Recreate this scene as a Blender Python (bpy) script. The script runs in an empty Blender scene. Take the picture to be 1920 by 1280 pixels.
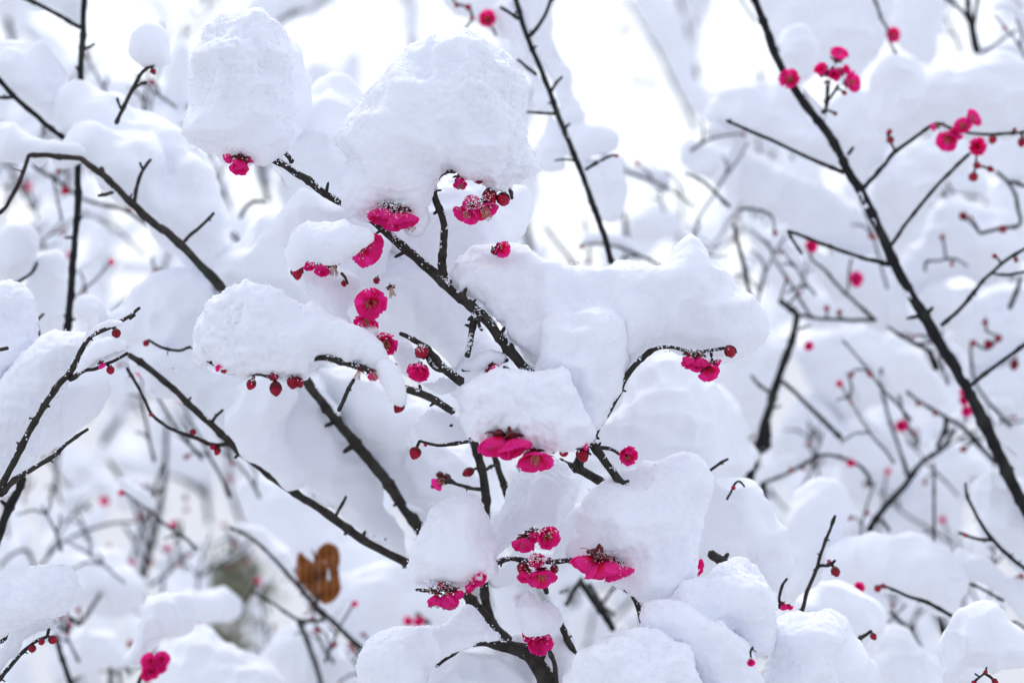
import bpy, math, random
import numpy as np
from mathutils import Vector, Matrix
random.seed(7)
rng = np.random.default_rng(11)
SC = bpy.context.scene
COL = SC.collection

# ------------------------------------------------------------------ camera
LENS, CAMZ, FOC = 70.0, 1.6, 1.055
K = 36.0 / LENS / 1920.0
cam_d = bpy.data.cameras.new("camera")
cam_d.lens = LENS; cam_d.sensor_width = 36.0; cam_d.sensor_fit = 'HORIZONTAL'
cam_d.clip_start = 0.05; cam_d.clip_end = 2000.0
cam_d.dof.use_dof = True; cam_d.dof.focus_distance = FOC; cam_d.dof.aperture_fstop = 5.0
cam = bpy.data.objects.new("camera", cam_d); COL.objects.link(cam)
cam.location = (0, 0, CAMZ); cam.rotation_euler = (math.radians(90), 0, 0)
SC.camera = cam

# ------------------------------------------------------------------ world, sun, exposure
SUN_EL, SUN_ROT = math.radians(55), math.radians(-15)
CLOUD = 10.6
w = bpy.data.worlds.new("World"); SC.world = w; w.use_nodes = True
nt = w.node_tree; nt.nodes.clear()
wo = nt.nodes.new('ShaderNodeOutputWorld'); bg = nt.nodes.new('ShaderNodeBackground')
sky = nt.nodes.new('ShaderNodeTexSky'); sky.sky_type = 'NISHITA'; sky.sun_disc = False
sky.sun_elevation = SUN_EL; sky.sun_rotation = SUN_ROT; sky.air_density = 1.0; sky.dust_density = 2.0
mixw = nt.nodes.new('ShaderNodeMixRGB'); mixw.inputs[0].default_value = 0.86
# a sheet of cloud, brightest overhead and towards the hidden sun behind the branches
geo = nt.nodes.new('ShaderNodeTexCoord'); dot = nt.nodes.new('ShaderNodeVectorMath'); dot.operation = 'DOT_PRODUCT'
dot.inputs[1].default_value = (-0.15, 0.80, 0.58)
nt.links.new(geo.outputs['Generated'], dot.inputs[0])
cr = nt.nodes.new('ShaderNodeValToRGB'); ce = cr.color_ramp.elements
ce[0].position = 0.0; ce[0].color = (0.48, 0.535, 0.715, 1); ce[1].position = 0.86; ce[1].color = (0.98, 1.03, 1.13, 1)
ma = nt.nodes.new('ShaderNodeMapRange'); ma.inputs['From Min'].default_value = -1; ma.inputs['From Max'].default_value = 1
nt.links.new(dot.outputs['Value'], ma.inputs['Value']); nt.links.new(ma.outputs[0], cr.inputs[0])
scl = nt.nodes.new('ShaderNodeMixRGB'); scl.blend_type = 'MULTIPLY'; scl.inputs[0].default_value = 1.0
scl.inputs[2].default_value = (CLOUD, CLOUD, CLOUD, 1)
nt.links.new(cr.outputs[0], scl.inputs[1]); nt.links.new(scl.outputs[0], mixw.inputs[2])
nt.links.new(sky.outputs[0], mixw.inputs[1]); nt.links.new(mixw.outputs[0], bg.inputs[0])
bg.inputs[1].default_value = 0.1
nt.links.new(bg.outputs[0], wo.inputs[0])
sd = bpy.data.lights.new("sun", 'SUN'); sd.energy = 1.1; sd.angle = math.radians(14); sd.color = (1.0, 0.985, 0.96)
sun = bpy.data.objects.new("sun", sd); COL.objects.link(sun)
sdir = Vector((math.sin(SUN_ROT) * math.cos(SUN_EL), math.cos(SUN_ROT) * math.cos(SUN_EL), math.sin(SUN_EL)))
sun.rotation_euler = sdir.to_track_quat('Z', 'Y').to_euler(); sun.location = (0, 0, 6)
SC.view_settings.view_transform = 'Standard'; SC.view_settings.look = 'None'
SC.view_settings.exposure = 0.27; SC.view_settings.gamma = 1.0
SC.render.engine = 'CYCLES'
cy = SC.cycles
cy.use_denoising = True
cy.max_bounces = 8; cy.diffuse_bounces = 5; cy.glossy_bounces = 2; cy.transmission_bounces = 3
cy.caustics_reflective = False; cy.caustics_refractive = False
cy.use_adaptive_sampling = True

# ------------------------------------------------------------------ materials
def new_mat(name):
    m = bpy.data.materials.new(name); m.use_nodes = True
    n = m.node_tree; b = n.nodes['Principled BSDF']
    return m, n, b
def noise_node(n, scale, detail=4, rough=0.55):
    tc = n.nodes.new('ShaderNodeTexCoord'); t = n.nodes.new('ShaderNodeTexNoise')
    t.inputs['Scale'].default_value = scale; t.inputs['Detail'].default_value = detail
    t.inputs['Roughness'].default_value = rough
    n.links.new(tc.outputs['Object'], t.inputs['Vector']); return t
def ramp_node(n, src, stops):
    r = n.nodes.new('ShaderNodeValToRGB'); e = r.color_ramp.elements
    while len(e) < len(stops): e.new(0.5)
    for i, (p, c) in enumerate(stops):
        e[i].position = p; e[i].color = (*c, 1)
    n.links.new(src, r.inputs[0]); return r
def bump_node(n, b, src, strength, dist):
    bu = n.nodes.new('ShaderNodeBump'); bu.inputs['Strength'].default_value = strength
    bu.inputs['Distance'].default_value = dist
    n.links.new(src, bu.inputs['Height']); n.links.new(bu.outputs[0], b.inputs['Normal'])

def snow_mat(name, col, sss=0.0):
    m, n, b = new_mat(name)
    b.inputs['Base Color'].default_value = (*col, 1); b.inputs['Roughness'].default_value = 0.85
    b.inputs['Specular IOR Level'].default_value = 0.25
    if sss:
        b.inputs['Subsurface Weight'].default_value = sss
        b.inputs['Subsurface Radius'].default_value = (1.0, 1.1, 1.3)
        b.inputs['Subsurface Scale'].default_value = 0.006
    a = noise_node(n, 420, 5, 0.7); c = noise_node(n, 60, 3, 0.6)
    mx = n.nodes.new('ShaderNodeMath'); mx.operation = 'MULTIPLY_ADD'; mx.inputs[1].default_value = 0.35
    n.links.new(a.outputs[0], mx.inputs[0]); n.links.new(c.outputs[0], mx.inputs[2])
    bump_node(n, b, mx.outputs[0], 0.5, 0.003)
    return m
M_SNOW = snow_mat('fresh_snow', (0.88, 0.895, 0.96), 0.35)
M_GROUND = snow_mat('darkened_ground_snow', (0.55, 0.55, 0.56))  # clean snow darkened for shade under the twigs, to weaken light bounced from below
M_SNOW_FAR = snow_mat('fresh_snow_lightened', (0.915, 0.93, 0.975))  # lighter copy of the snow, brighter background light put into its colour

def bark_mat(name, dark, light, snow=0.0):
    m, n, b = new_mat(name)
    t = noise_node(n, 170, 6, 0.7)
    r = ramp_node(n, t.outputs[0], [(0.30, dark), (0.55, [(a + c) / 2 for a, c in zip(dark, light)]), (0.72, light)])
    t2 = noise_node(n, 45, 3, 0.5)
    r2 = ramp_node(n, t2.outputs[0], [(0.52, (0, 0, 0)), (0.68, (1, 1, 1))])
    mg = n.nodes.new('ShaderNodeMixRGB'); mg.inputs[2].default_value = (0.032, 0.036, 0.027, 1)
    n.links.new(r2.outputs[0], mg.inputs[0]); n.links.new(r.outputs[0], mg.inputs[1])
    n.links.new(mg.outputs[0], b.inputs['Base Color'])
    b.inputs['Roughness'].default_value = 0.75; b.inputs['Specular IOR Level'].default_value = 0.25
    bump_node(n, b, t.outputs[0], 0.8, 0.0012)
    return m
M_BARK = bark_mat('plum_bark', (0.004, 0.0035, 0.004), (0.075, 0.060, 0.050))
M_BARK_D = bark_mat('plum_bark_dark', (0.003, 0.0035, 0.005), (0.022, 0.022, 0.024))

def petal_mat(name, c1, c2, trans):
    m, n, b = new_mat(name)
    t = noise_node(n, 1.6, 3, 0.6)
    oi = n.nodes.new('ShaderNodeObjectInfo')
    ad = n.nodes.new('ShaderNodeMath'); ad.operation = 'MULTIPLY_ADD'; ad.inputs[1].default_value = 0.35
    n.links.new(oi.outputs['Random'], ad.inputs[0]); n.links.new(t.outputs[0], ad.inputs[2])
    # deeper at the claw, paler towards the rim
    tc = n.nodes.new('ShaderNodeTexCoord'); ln = n.nodes.new('ShaderNodeVectorMath'); ln.operation = 'LENGTH'
    n.links.new(tc.outputs['Object'], ln.inputs[0])
    rim = n.nodes.new('ShaderNodeMath'); rim.operation = 'MULTIPLY_ADD'; rim.inputs[1].default_value = 0.55 if trans > .3 else 0.0
    n.links.new(ln.outputs['Value'], rim.inputs[0]); n.links.new(ad.outputs[0], rim.inputs[2])
    r = ramp_node(n, rim.outputs[0], [(0.35, c1), (0.85, c2)]) if trans <= .3 else ramp_node(n, rim.outputs[0], [(0.50, [x * .45 for x in c1]), (0.78, c1), (1.0, c2)])
    n.links.new(r.outputs[0], b.inputs['Base Color'])
    b.inputs['Roughness'].default_value = 0.5; b.inputs['Specular IOR Level'].default_value = 0.3
    vn = noise_node(n, 9, 3, 0.6); bump_node(n, b, vn.outputs[0], 0.35, 0.05)
    if trans:
        tr = n.nodes.new('ShaderNodeBsdfTranslucent'); mx = n.nodes.new('ShaderNodeMixShader')
        mx.inputs[0].default_value = trans
        n.links.new(r.outputs[0], tr.inputs[0])
        out = n.nodes['Material Output']
        n.links.new(b.outputs[0], mx.inputs[1]); n.links.new(tr.outputs[0], mx.inputs[2]); n.links.new(mx.outputs[0], out.inputs[0])
    return m
M_PETAL = petal_mat('petal_crimson', (0.84, 0.003, 0.06), (0.96, 0.03, 0.34), 0.5)
M_BUD = petal_mat('bud_crimson', (0.20, 0.001, 0.012), (0.50, 0.002, 0.04), 0.12)
M_CALYX = petal_mat('calyx_maroon', (0.045, 0.004, 0.008), (0.15, 0.008, 0.014), 0)
def plain(name, c, rough=0.6):
    m, n, b = new_mat(name); b.inputs['Roughness'].default_value = rough
    t = noise_node(n, 60, 3)
    r = ramp_node(n, t.outputs[0], [(0.3, [x * 0.7 for x in c]), (0.7, c)])
    n.links.new(r.outputs[0], b.inputs['Base Color']); return m
M_FIL = plain('filament_buff', (0.75, 0.52, 0.36))
M_ANTH = plain('anther_ochre', (0.22, 0.13, 0.05))
M_LEAF = plain('withered_leaf_brown', (0.31, 0.098, 0.015), 0.55)
M_RIB = plain('leaf_rib_brown', (0.05, 0.022, 0.01))
M_GREEN = plain('evergreen_leaf', (0.21, 0.22, 0.14))

# ------------------------------------------------------------------ helpers
def P(px, py, D):
    return Vector(((px - 960) * K * D, D, CAMZ - (py - 640) * K * D))
def mesh_obj(name, verts, faces, mat, parent=None, smooth=True, loc=None):
    me = bpy.data.meshes.new(name)
    verts = np.asarray(verts, dtype=np.float64)
    if loc is not None: verts = verts - np.array(loc)
    me.from_pydata(verts.tolist(), [], faces if isinstance(faces, list) else faces.tolist())
    for mm in (mat if isinstance(mat, (list, tuple)) else [mat]): me.materials.append(mm)
    if smooth: me.polygons.foreach_set('use_smooth', [True] * len(me.polygons))
    me.update()
    o = bpy.data.objects.new(name, me); COL.objects.link(o)
    if parent is not None: o.parent = parent
    elif loc is not None: o.location = loc
    return o
def tag(o, label=None, cat=None, group=None, kind=None):
    if label: o['label'] = label
    if cat: o['category'] = cat
    if group: o['group'] = group
    if kind: o['kind'] = kind
    return o
def h3(ix, iy, iz, seed):
    h = (ix * 374761393 + iy * 668265263 + iz * 2147483647 + seed * 974711) & 0xffffffff
    h = ((h ^ (h >> 13)) * 1274126177) & 0xffffffff
    h = ((h ^ (h >> 15)) * 2246822519) & 0xffffffff
    return ((h ^ (h >> 16)) & 0xffff) / 32767.5 - 1.0
def vnoise(p, f, seed=0):
    q = np.asarray(p) * f + 1000.0
    i = np.floor(q).astype(np.int64); t = q - i; t = t * t * t * (t * (t * 6 - 15) + 10)
    out = 0
    for a in (0, 1):
        for b in (0, 1):
            for c in (0, 1):
                wgt = (t[..., 0] if a else 1 - t[..., 0]) * (t[..., 1] if b else 1 - t[..., 1]) * (t[..., 2] if c else 1 - t[..., 2])
                out = out + wgt * h3(i[..., 0] + a, i[..., 1] + b, i[..., 2] + c, seed)
    return out
def catmull(pts, n=8, closed=False):
    pts = np.asarray(pts, float); N = len(pts); out = []
    if N < 3 and not closed:
        return np.array([pts[0] + (pts[-1] - pts[0]) * t for t in np.linspace(0, 1, n + 1)])
    rngs = range(N) if closed else range(N - 1)
    for i in rngs:
        if closed: p0, p1, p2, p3 = pts[(i - 1) % N], pts[i], pts[(i + 1) % N], pts[(i + 2) % N]
        else: p0, p1, p2, p3 = pts[max(i - 1, 0)], pts[i], pts[i + 1], pts[min(i + 2, N - 1)]
        for t in np.arange(n) / n:
            out.append(0.5 * (2 * p1 + (p2 - p0) * t + (2 * p0 - 5 * p1 + 4 * p2 - p3) * t * t + (3 * p1 - p0 - 3 * p2 + p3) * t ** 3))
    if not closed: out.append(pts[-1])
    return np.array(out)

def tube(path, rad, sides=9, bump=0.12, seed=0, cap=True):
    """rounded tube along a 3-D path"""
    path = np.asarray(path, float); n = len(path)
    rad = np.broadcast_to(np.asarray(rad, float), (n,)).copy()
    tan = np.gradient(path, axis=0); tan /= np.linalg.norm(tan, axis=1)[:, None] + 1e-12
    up = np.array([0, 1.0, 0.05]); V = []
    for i in range(n):
        a = np.cross(tan[i], up); a /= np.linalg.norm(a) + 1e-12
        b = np.cross(a, tan[i])
        for s in range(sides):
            th = 2 * math.pi * s / sides
            V.append(path[i] + (a * math.cos(th) + b * math.sin(th)) * rad[i])
    V = np.array(V)
    if bump:
        r = np.repeat(rad, sides)[:, None]; c = np.repeat(path, sides, axis=0)
        k = 1 + bump * vnoise(V, 0.45 / max(rad.mean(), 1e-4), seed)[:, None] + bump * 0.6 * vnoise(V, 1.4 / max(rad.mean(), 1e-4), seed + 5)[:, None]
        V = c + (V - c) * k
    F = []
    for i in range(n - 1):
        for s in range(sides):
            s2 = (s + 1) % sides
            F.append((i * sides + s, i * sides + s2, (i + 1) * sides + s2, (i + 1) * sides + s))
    V = V.tolist()
    if cap:
        V.append((path[0] - tan[0] * rad[0] * .6).tolist()); c0 = len(V) - 1
        V.append((path[-1] + tan[-1] * rad[-1] * .6).tolist()); c1 = len(V) - 1
        for s in range(sides):
            s2 = (s + 1) % sides
            F.append((c0, s2, s)); F.append((c1, (n - 1) * sides + s, (n - 1) * sides + s2))
    return np.array(V), F
def merge(parts):
    V = []; F = []; o = 0
    for v, f in parts:
        V.append(np.asarray(v)); F += [tuple(i + o for i in q) for q in f]; o += len(v)
    return np.concatenate(V), F
ICO = None
def ico():
    global ICO
    if ICO is None:
        t = (1 + 5 ** .5) / 2
        v = np.array([(-1, t, 0), (1, t, 0), (-1, -t, 0), (1, -t, 0), (0, -1, t), (0, 1, t), (0, -1, -t), (0, 1, -t), (t, 0, -1), (t, 0, 1), (-t, 0, -1), (-t, 0, 1)], float)
        v /= np.linalg.norm(v[0])
        f = np.array([(0, 11, 5), (0, 5, 1), (0, 1, 7), (0, 7, 10), (0, 10, 11), (1, 5, 9), (5, 11, 4), (11, 10, 2), (10, 7, 6), (7, 1, 8), (3, 9, 4), (3, 4, 2), (3, 2, 6), (3, 6, 8), (3, 8, 9), (4, 9, 5), (2, 4, 11), (6, 2, 10), (8, 6, 7), (9, 8, 1)])
        ICO = (v, f)
    return ICO

# ------------------------------------------------------------------ snow: solid lumps
def seg_dist(px, py, poly):
    d = np.full(px.shape, 1e9); inside = np.zeros(px.shape, bool); n = len(poly)
    for i in range(n):
        x0, y0 = poly[i]; x1, y1 = poly[(i + 1) % n]
        dx, dy = x1 - x0, y1 - y0; L = dx * dx + dy * dy + 1e-18
        t = np.clip(((px - x0) * dx + (py - y0) * dy) / L, 0, 1)
        d = np.minimum(d, (px - x0 - t * dx) ** 2 + (py - y0 - t * dy) ** 2)
        if y0 != y1:
            inside ^= ((y0 > py) != (y1 > py)) & (px < (x1 - x0) * (py - y0) / (y1 - y0) + x0)
    d = np.sqrt(d); return np.where(inside, d, -d)
def bilin(g, x, y):
    h, wd = g.shape
    x = np.clip(x, 0, wd - 1.001); y = np.clip(y, 0, h - 1.001)
    i = x.astype(int); j = y.astype(int); a = x - i; b = y - j
    return (g[j, i] * (1 - a) + g[j, i + 1] * a) * (1 - b) + (g[j + 1, i] * (1 - a) + g[j + 1, i + 1] * a) * b
def surface_nets(F, org, cell):
    nx, ny, nz = F.shape
    S = F < 0
    cnt = np.zeros((nx - 1, ny - 1, nz - 1), np.int16)
    for a in (0, 1):
        for b in (0, 1):
            for c in (0, 1):
                cnt += S[a:nx - 1 + a, b:ny - 1 + b, c:nz - 1 + c]
    act = (cnt > 0) & (cnt < 8)
    idx = np.full(act.shape, -1, np.int64)
    I = np.argwhere(act); idx[act] = np.arange(len(I))
    acc = np.zeros((len(I), 3)); num = np.zeros(len(I))
    corners = [(a, b, c) for a in (0, 1) for b in (0, 1) for c in (0, 1)]
    for c0 in corners:
        for ax in range(3):
            if c0[ax] == 1: continue
            c1 = list(c0); c1[ax] = 1
            f0 = F[I[:, 0] + c0[0], I[:, 1] + c0[1], I[:, 2] + c0[2]]
            f1 = F[I[:, 0] + c1[0], I[:, 1] + c1[1], I[:, 2] + c1[2]]
            cr = (f0 < 0) != (f1 < 0)
            t = np.where(cr, f0 / np.where(cr, f0 - f1, 1), 0)
            p = np.tile(np.array(c0, float), (len(I), 1)); p[:, ax] = t
            acc += p * cr[:, None]; num += cr
    V = (I + acc / num[:, None]) * cell + org
    Q = []
    for ax in range(3):
        sl0 = [slice(1, -1)] * 3; sl1 = [slice(1, -1)] * 3
        sl0[ax] = slice(0, -1); sl1[ax] = slice(1, None)
        a = S[tuple(sl0)]; b = S[tuple(sl1)]
        e = np.argwhere(a != b)
        flip = a[e[:, 0], e[:, 1], e[:, 2]]
        g = e + 1; g[:, ax] -= 1
        u, v = [k for k in range(3) if k != ax]
        def c(du, dv):
            h = g.copy(); h[:, u] -= du; h[:, v] -= dv
            return idx[h[:, 0], h[:, 1], h[:, 2]]
        q = np.stack([c(1, 1), c(0, 1), c(0, 0), c(1, 0)], 1)
        if ax == 1: flip = ~flip
        q = np.where(flip[:, None], q, q[:, ::-1])
        Q.append(q)
    Q = np.concatenate(Q); Q = Q[(Q >= 0).all(1)]
    return V, Q

GRAIN_P, GRAIN_R = [], []
SNOW_GROUP = 'snow clumps lying on the plum branches'
NSNOW = [0]
def lobe_field(D, poly, T, k):
    """puffed-up thickness from a membrane stretched over an outline, as a sampled map"""
    P2 = catmull(poly, 5, True)
    P2 = np.stack([(P2[:, 0] - 960) * K * D, CAMZ - (P2[:, 1] - 640) * K * D], 1)
    x0, z0 = P2.min(0); x1, z1 = P2.max(0); size = max(x1 - x0, z1 - z0)
    c2 = size / 72; mg = 8
    gx = np.arange(x0 - mg * c2, x1 + mg * c2, c2); gz = np.arange(z0 - mg * c2, z1 + mg * c2, c2)
    GX, GZ = np.meshgrid(gx, gz); d = seg_dist(GX, GZ, P2); ins = d > 0
    wgt = np.clip(d / c2 + 0.5, 0, 1)
    u = np.where(ins, d * d.max(), 0.0)
    for _ in range(500):
        s = np.zeros_like(u)
        s[1:-1, 1:-1] = (u[:-2, 1:-1] + u[2:, 1:-1] + u[1:-1, :-2] + u[1:-1, 2:] + c2 * c2) / 4
        u = s * wgt
    T *= 1.25; U = (T / (2 * k)) ** 2
    u = U * (1 - np.exp(-u / U))
    slope = max(d.max(), 1e-3) * 0.9
    u = np.where(ins, u, d * slope)
    h = min(T, 2 * k * math.sqrt(max(u.max(), 1e-8)))
    return dict(D=D, k=k, u=u, gx=gx, gz=gz, c2=c2, box=(x0, x1, z0, z1), h=h, slope=slope)
def lobe_eval(L, A, Y, C):
    x = (A - L['gx'][0]) / L['c2']; z = (C - L['gz'][0]) / L['c2']
    hh, ww = L['u'].shape
    out = np.hypot(np.maximum(0, np.maximum(-x, x - ww + 1)), np.maximum(0, np.maximum(-z, z - hh + 1))) * L['c2'] * L['slope']
    return (Y - L['D']) ** 2 / (4 * L['k'] ** 2) - bilin(L['u'], x, z) + out
SNOWQ = []
def snow(label, D, poly, T=0.03, k=0.75, focal=False, lump=1.0):
    SNOWQ.append(dict(label=label, lobes=[(D, poly, T, k)], focal=focal, lump=lump))
def build_snow(q, name='snow_clump'):
    focal, lump, label = q['focal'], q['lump'], q['label']
    seed = NSNOW[0] * 17 + 3; NSNOW[0] += 1
    LB = [lobe_field(*l) for l in q['lobes']]
    x0 = min(l['box'][0] for l in LB); x1 = max(l['box'][1] for l in LB); z0 = min(l['box'][2] for l in LB); z1 = max(l['box'][3] for l in LB)
    size = max(x1 - x0, z1 - z0)
    cell = min(max(size / 100, 0.0011), 0.0026) if focal else min(max(size / 48, 0.002), 0.006)
    mgn = 0.009 + 2 * cell
    y0 = min(l['D'] - l['h'] * 1.12 for l in LB) - mgn; y1 = max(l['D'] + l['h'] * 1.12 for l in LB) + mgn
    ax = np.arange(x0 - mgn, x1 + mgn, cell); ay = np.arange(y0, y1, cell); az = np.arange(z0 - mgn, z1 + mgn, cell)
    A, B, C = np.meshgrid(ax, ay, az, indexing='ij')
    pts = np.stack([A, B, C], -1)
    n1 = vnoise(pts, 42, seed); n2 = vnoise(pts, 42, seed + 1)
    wp = 0.0045
    if not focal:                                     # raggeder outlines on the loads farther back
        wp = 0.0055; n1 = n1 + 1.1 * vnoise(pts, 17, seed + 6); n2 = n2 + 1.1 * vnoise(pts, 17, seed + 7)
    F = None
    for l in LB:
        f = lobe_eval(l, A + n1 * wp, B, C + n2 * wp)
        if F is None: F = f
        else:
            ks = 1.3e-4; hh = np.maximum(ks - np.abs(F - f), 0) / ks
            F = np.minimum(F, f) - hh * hh * ks * .25
    for s_ in ((0, -1), (slice(None), (0, -1)), (slice(None), slice(None), (0, -1))):
        s_ = ([0, -1],) if s_ == (0, -1) else tuple(list(x) if isinstance(x, tuple) else x for x in s_)
        F[s_] = np.abs(F[s_]) + 1e-9
    V, Q = surface_nets(F, np.array([ax[0], ay[0], az[0]]), cell)
    if len(V) == 0: return None
    lab = np.arange(len(V))                            # keep the one connected body, drop stray crumbs
    while True:
        m = lab[Q].min(1); new = lab.copy()
        for c_ in range(4): np.minimum.at(new, Q[:, c_], m)
        new = new[new]
        if (new == lab).all(): break
        lab = new
    ids, cn = np.unique(lab, return_counts=True); keepid = ids[cn.argmax()]
    if cn.max() < len(V):
        if len(V) - cn.max() > 300: print('LOOSE', label, cn)
        kv = lab == keepid; mp = np.cumsum(kv) - 1; Q = mp[Q[kv[Q[:, 0]]]]; V = V[kv]
    base = Vector(((x0 + x1) / 2, LB[0]['D'], z0))
    me = bpy.data.meshes.new(name)
    me.vertices.add(len(V)); me.vertices.foreach_set('co', V.ravel())
    me.loops.add(Q.size); me.loops.foreach_set('vertex_index', Q.ravel())
    me.polygons.add(len(Q)); me.polygons.foreach_set('loop_start', np.arange(0, Q.size, 4)); me.polygons.foreach_set('loop_total', np.full(len(Q), 4))
    me.update(calc_edges=True)
    nr = np.zeros(len(V) * 3); me.vertex_normals.foreach_get('vector', nr); nr = nr.reshape(-1, 3)
    # rounded lumps with soft creases, then granular grit
    big = vnoise(V, 14, seed + 9)
    b1 = 1 - np.abs(vnoise(V, 26, seed + 2)) * 2; b2 = 1 - np.abs(vnoise(V, 62, seed + 3)) * 2
    dsp = lump * (0.0046 * b1 + 0.0020 * b2 + 0.0022 * big - .0015)
    if focal:
        rough = np.clip(1.0 + 1.0 * vnoise(V, 20, seed + 11), .85, 1.9)        # packed and crumbly patches
        dsp = dsp + rough * (0.0006 * vnoise(V, 130, seed + 8) + 0.0006 * vnoise(V, 260, seed + 4) + 0.0007 * vnoise(V, 620, seed + 5))
    else: dsp = dsp + 0.0016 * (1 - np.abs(vnoise(V, 90, seed + 8)) * 2)
    sc_ = min(1.0, size / 0.05)
    V = V + nr * (dsp * sc_)[:, None] - np.array(base)
    me.vertices.foreach_set('co', V.ravel())
    me.polygons.foreach_set('use_smooth', np.ones(len(Q), bool)); me.update()
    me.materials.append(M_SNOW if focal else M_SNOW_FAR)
    o = bpy.data.objects.new(name, me); COL.objects.link(o); o.location = base
    tag(o, label, 'snow', q.get('group', SNOW_GROUP))
    if focal:
        n = int(len(V) * 0.06); s = rng.integers(0, len(V), n)
        nn = nr[s]; keep = np.abs(nn[:, 1]) < 0.75; s = s[keep]; nn = nn[keep]
        GRAIN_P.append(V[s] + np.array(base) + nn * rng.uniform(0.0, 0.0012, (len(s), 1)) + rng.normal(0, .0006, (len(s), 3)))
        GRAIN_R.append(rng.uniform(0.0002, 0.0005, len(s)))
    return o

# ------------------------------------------------------------------ blossoms
def petal_mesh(name, phi0, phi1, width, seed, nv=10, nu=12, cup=0.35):
    r = random.Random(seed); V = []; F = []
    rad = h = 0.0; pv = []
    for i in range(nv + 1):
        v = i / nv; ph = math.radians(phi0 + (phi1 - phi0) * v)
        if i: rad += math.sin(ph) / nv; h += math.cos(ph) / nv
        if v < .6: q = v / .6; wd = .14 + (width - .14) * (q * q * (3 - 2 * q))
        else: wd = width * math.sqrt(max(0.0, 1 - ((v - .6) / .42) ** 2))
        pv.append((rad, h, wd, ph, v))
    a, b, c = r.uniform(0, 6), r.uniform(0, 6), r.uniform(.5, 1.2)
    for rad, h, wd, ph, v in pv:
        for j in range(nu + 1):
            u = -1 + 2 * j / nu
            k = cup * u * u * wd + 0.06 * v * v * math.sin(4 * u * c + a) + 0.035 * v * v * math.sin(10 * u + b)
            notch = -0.05 * math.exp(-(u / .22) ** 2) * max(0, (v - .7) / .3)
            V.append((rad - math.cos(ph) * k + notch * math.sin(ph), u * wd, h + math.sin(ph) * k + notch * math.cos(ph)))
    for i in range(nv):
        for j in range(nu):
            q = i * (nu + 1) + j
            F.append((q, q + nu + 1, q + nu + 2, q + 1))
    me = bpy.data.meshes.new(name); me.from_pydata(V, [], F); me.materials.append(M_PETAL)
    me.polygons.foreach_set('use_smooth', [True] * len(F)); me.update(); return me
OPEN = {'open': (88, 42, .70), 'cup': (84, 16, .68), 'bell': (52, 0, .60), 'flat': (92, 66, .70)}
PET = {k: [petal_mesh('petal', *v, s * 7 + 1) for s in range(4)] for k, v in OPEN.items()}
INNER = {k: [petal_mesh('petal', v[0] - 18, v[1] - 14, v[2] * .9, s * 5 + 2) for s in range(3)] for k, v in OPEN.items()}
def calyx_mesh():
    V = []; F = []; n = 10                     # cup, then five rounded sepals, then the short stalk
    prof = [(0.07, -0.5), (0.07, -0.28), (0.18, -0.2), (0.25, -0.08), (0.24, 0.03), (0.12, 0.05)]
    for (r, z) in prof:
        for s in range(n):
            th = 2 * math.pi * s / n; V.append((r * math.cos(th), r * math.sin(th), z))
    for i in range(len(prof) - 1):
        for s in range(n): F.append((i * n + s, i * n + (s + 1) % n, (i + 1) * n + (s + 1) % n, (i + 1) * n + s))
    for k in range(5):
        th = 2 * math.pi * (k + .5) / 5; o = len(V)
        for (l, wd, z) in [(0.18, .12, -.1), (0.34, .18, -.08), (0.50, .13, -.02), (0.58, .02, .05)]:
            for s in (-1, 0, 1):
                x, y = l, wd * s
                V.append((x * math.cos(th) - y * math.sin(th), x * math.sin(th) + y * math.cos(th), z + abs(s) * .03 - .03))
        for i in range(3):
            for j in range(2): F.append((o + i * 3 + j, o + i * 3 + j + 1, o + i * 3 + j + 4, o + i * 3 + j + 3))
    me = bpy.data.meshes.new('blossom'); me.from_pydata(V, [], F); me.materials.append(M_CALYX)
    me.polygons.foreach_set('use_smooth', [True] * len(F)); me.update(); return me
CALYX = calyx_mesh()
def stamen_mesh(L, spread, n, seed):
    r = random.Random(seed); parts = []; mats = []; iv, fi = ico()
    for i in range(n):
        th = r.uniform(0, 6.283); sp = math.radians(spread) * math.sqrt(r.uniform(.02, 1)); l = L * r.uniform(.7, 1.08)
        d = np.array((math.sin(sp) * math.cos(th), math.sin(sp) * math.sin(th), math.cos(sp)))
        b = np.array((.12 * math.cos(th), .12 * math.sin(th), 0.02))
        path = np.array([b + d * l * t + np.array((0, 0, -.04)) * math.sin(t * 3.1) for t in (0, .35, .7, 1)])
        v, f = tube(path, .014, 4, 0); parts.append((v, f)); mats += [0] * len(f)
        parts.append((iv * np.array((.034, .034, .03)) + path[-1], [tuple(x) for x in fi.tolist()])); mats += [1] * len(fi)
    V, F = merge(parts)
    me = bpy.data.meshes.new('stamens'); me.from_pydata(V.tolist(), [], F); me.materials.append(M_FIL); me.materials.append(M_ANTH)
    me.polygons.foreach_set('material_index', mats); me.update(); return me
STAM = [stamen_mesh(.5, 24, 22, 1), stamen_mesh(.9, 15, 40, 2), stamen_mesh(.5, 42, 26, 3)]
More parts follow.
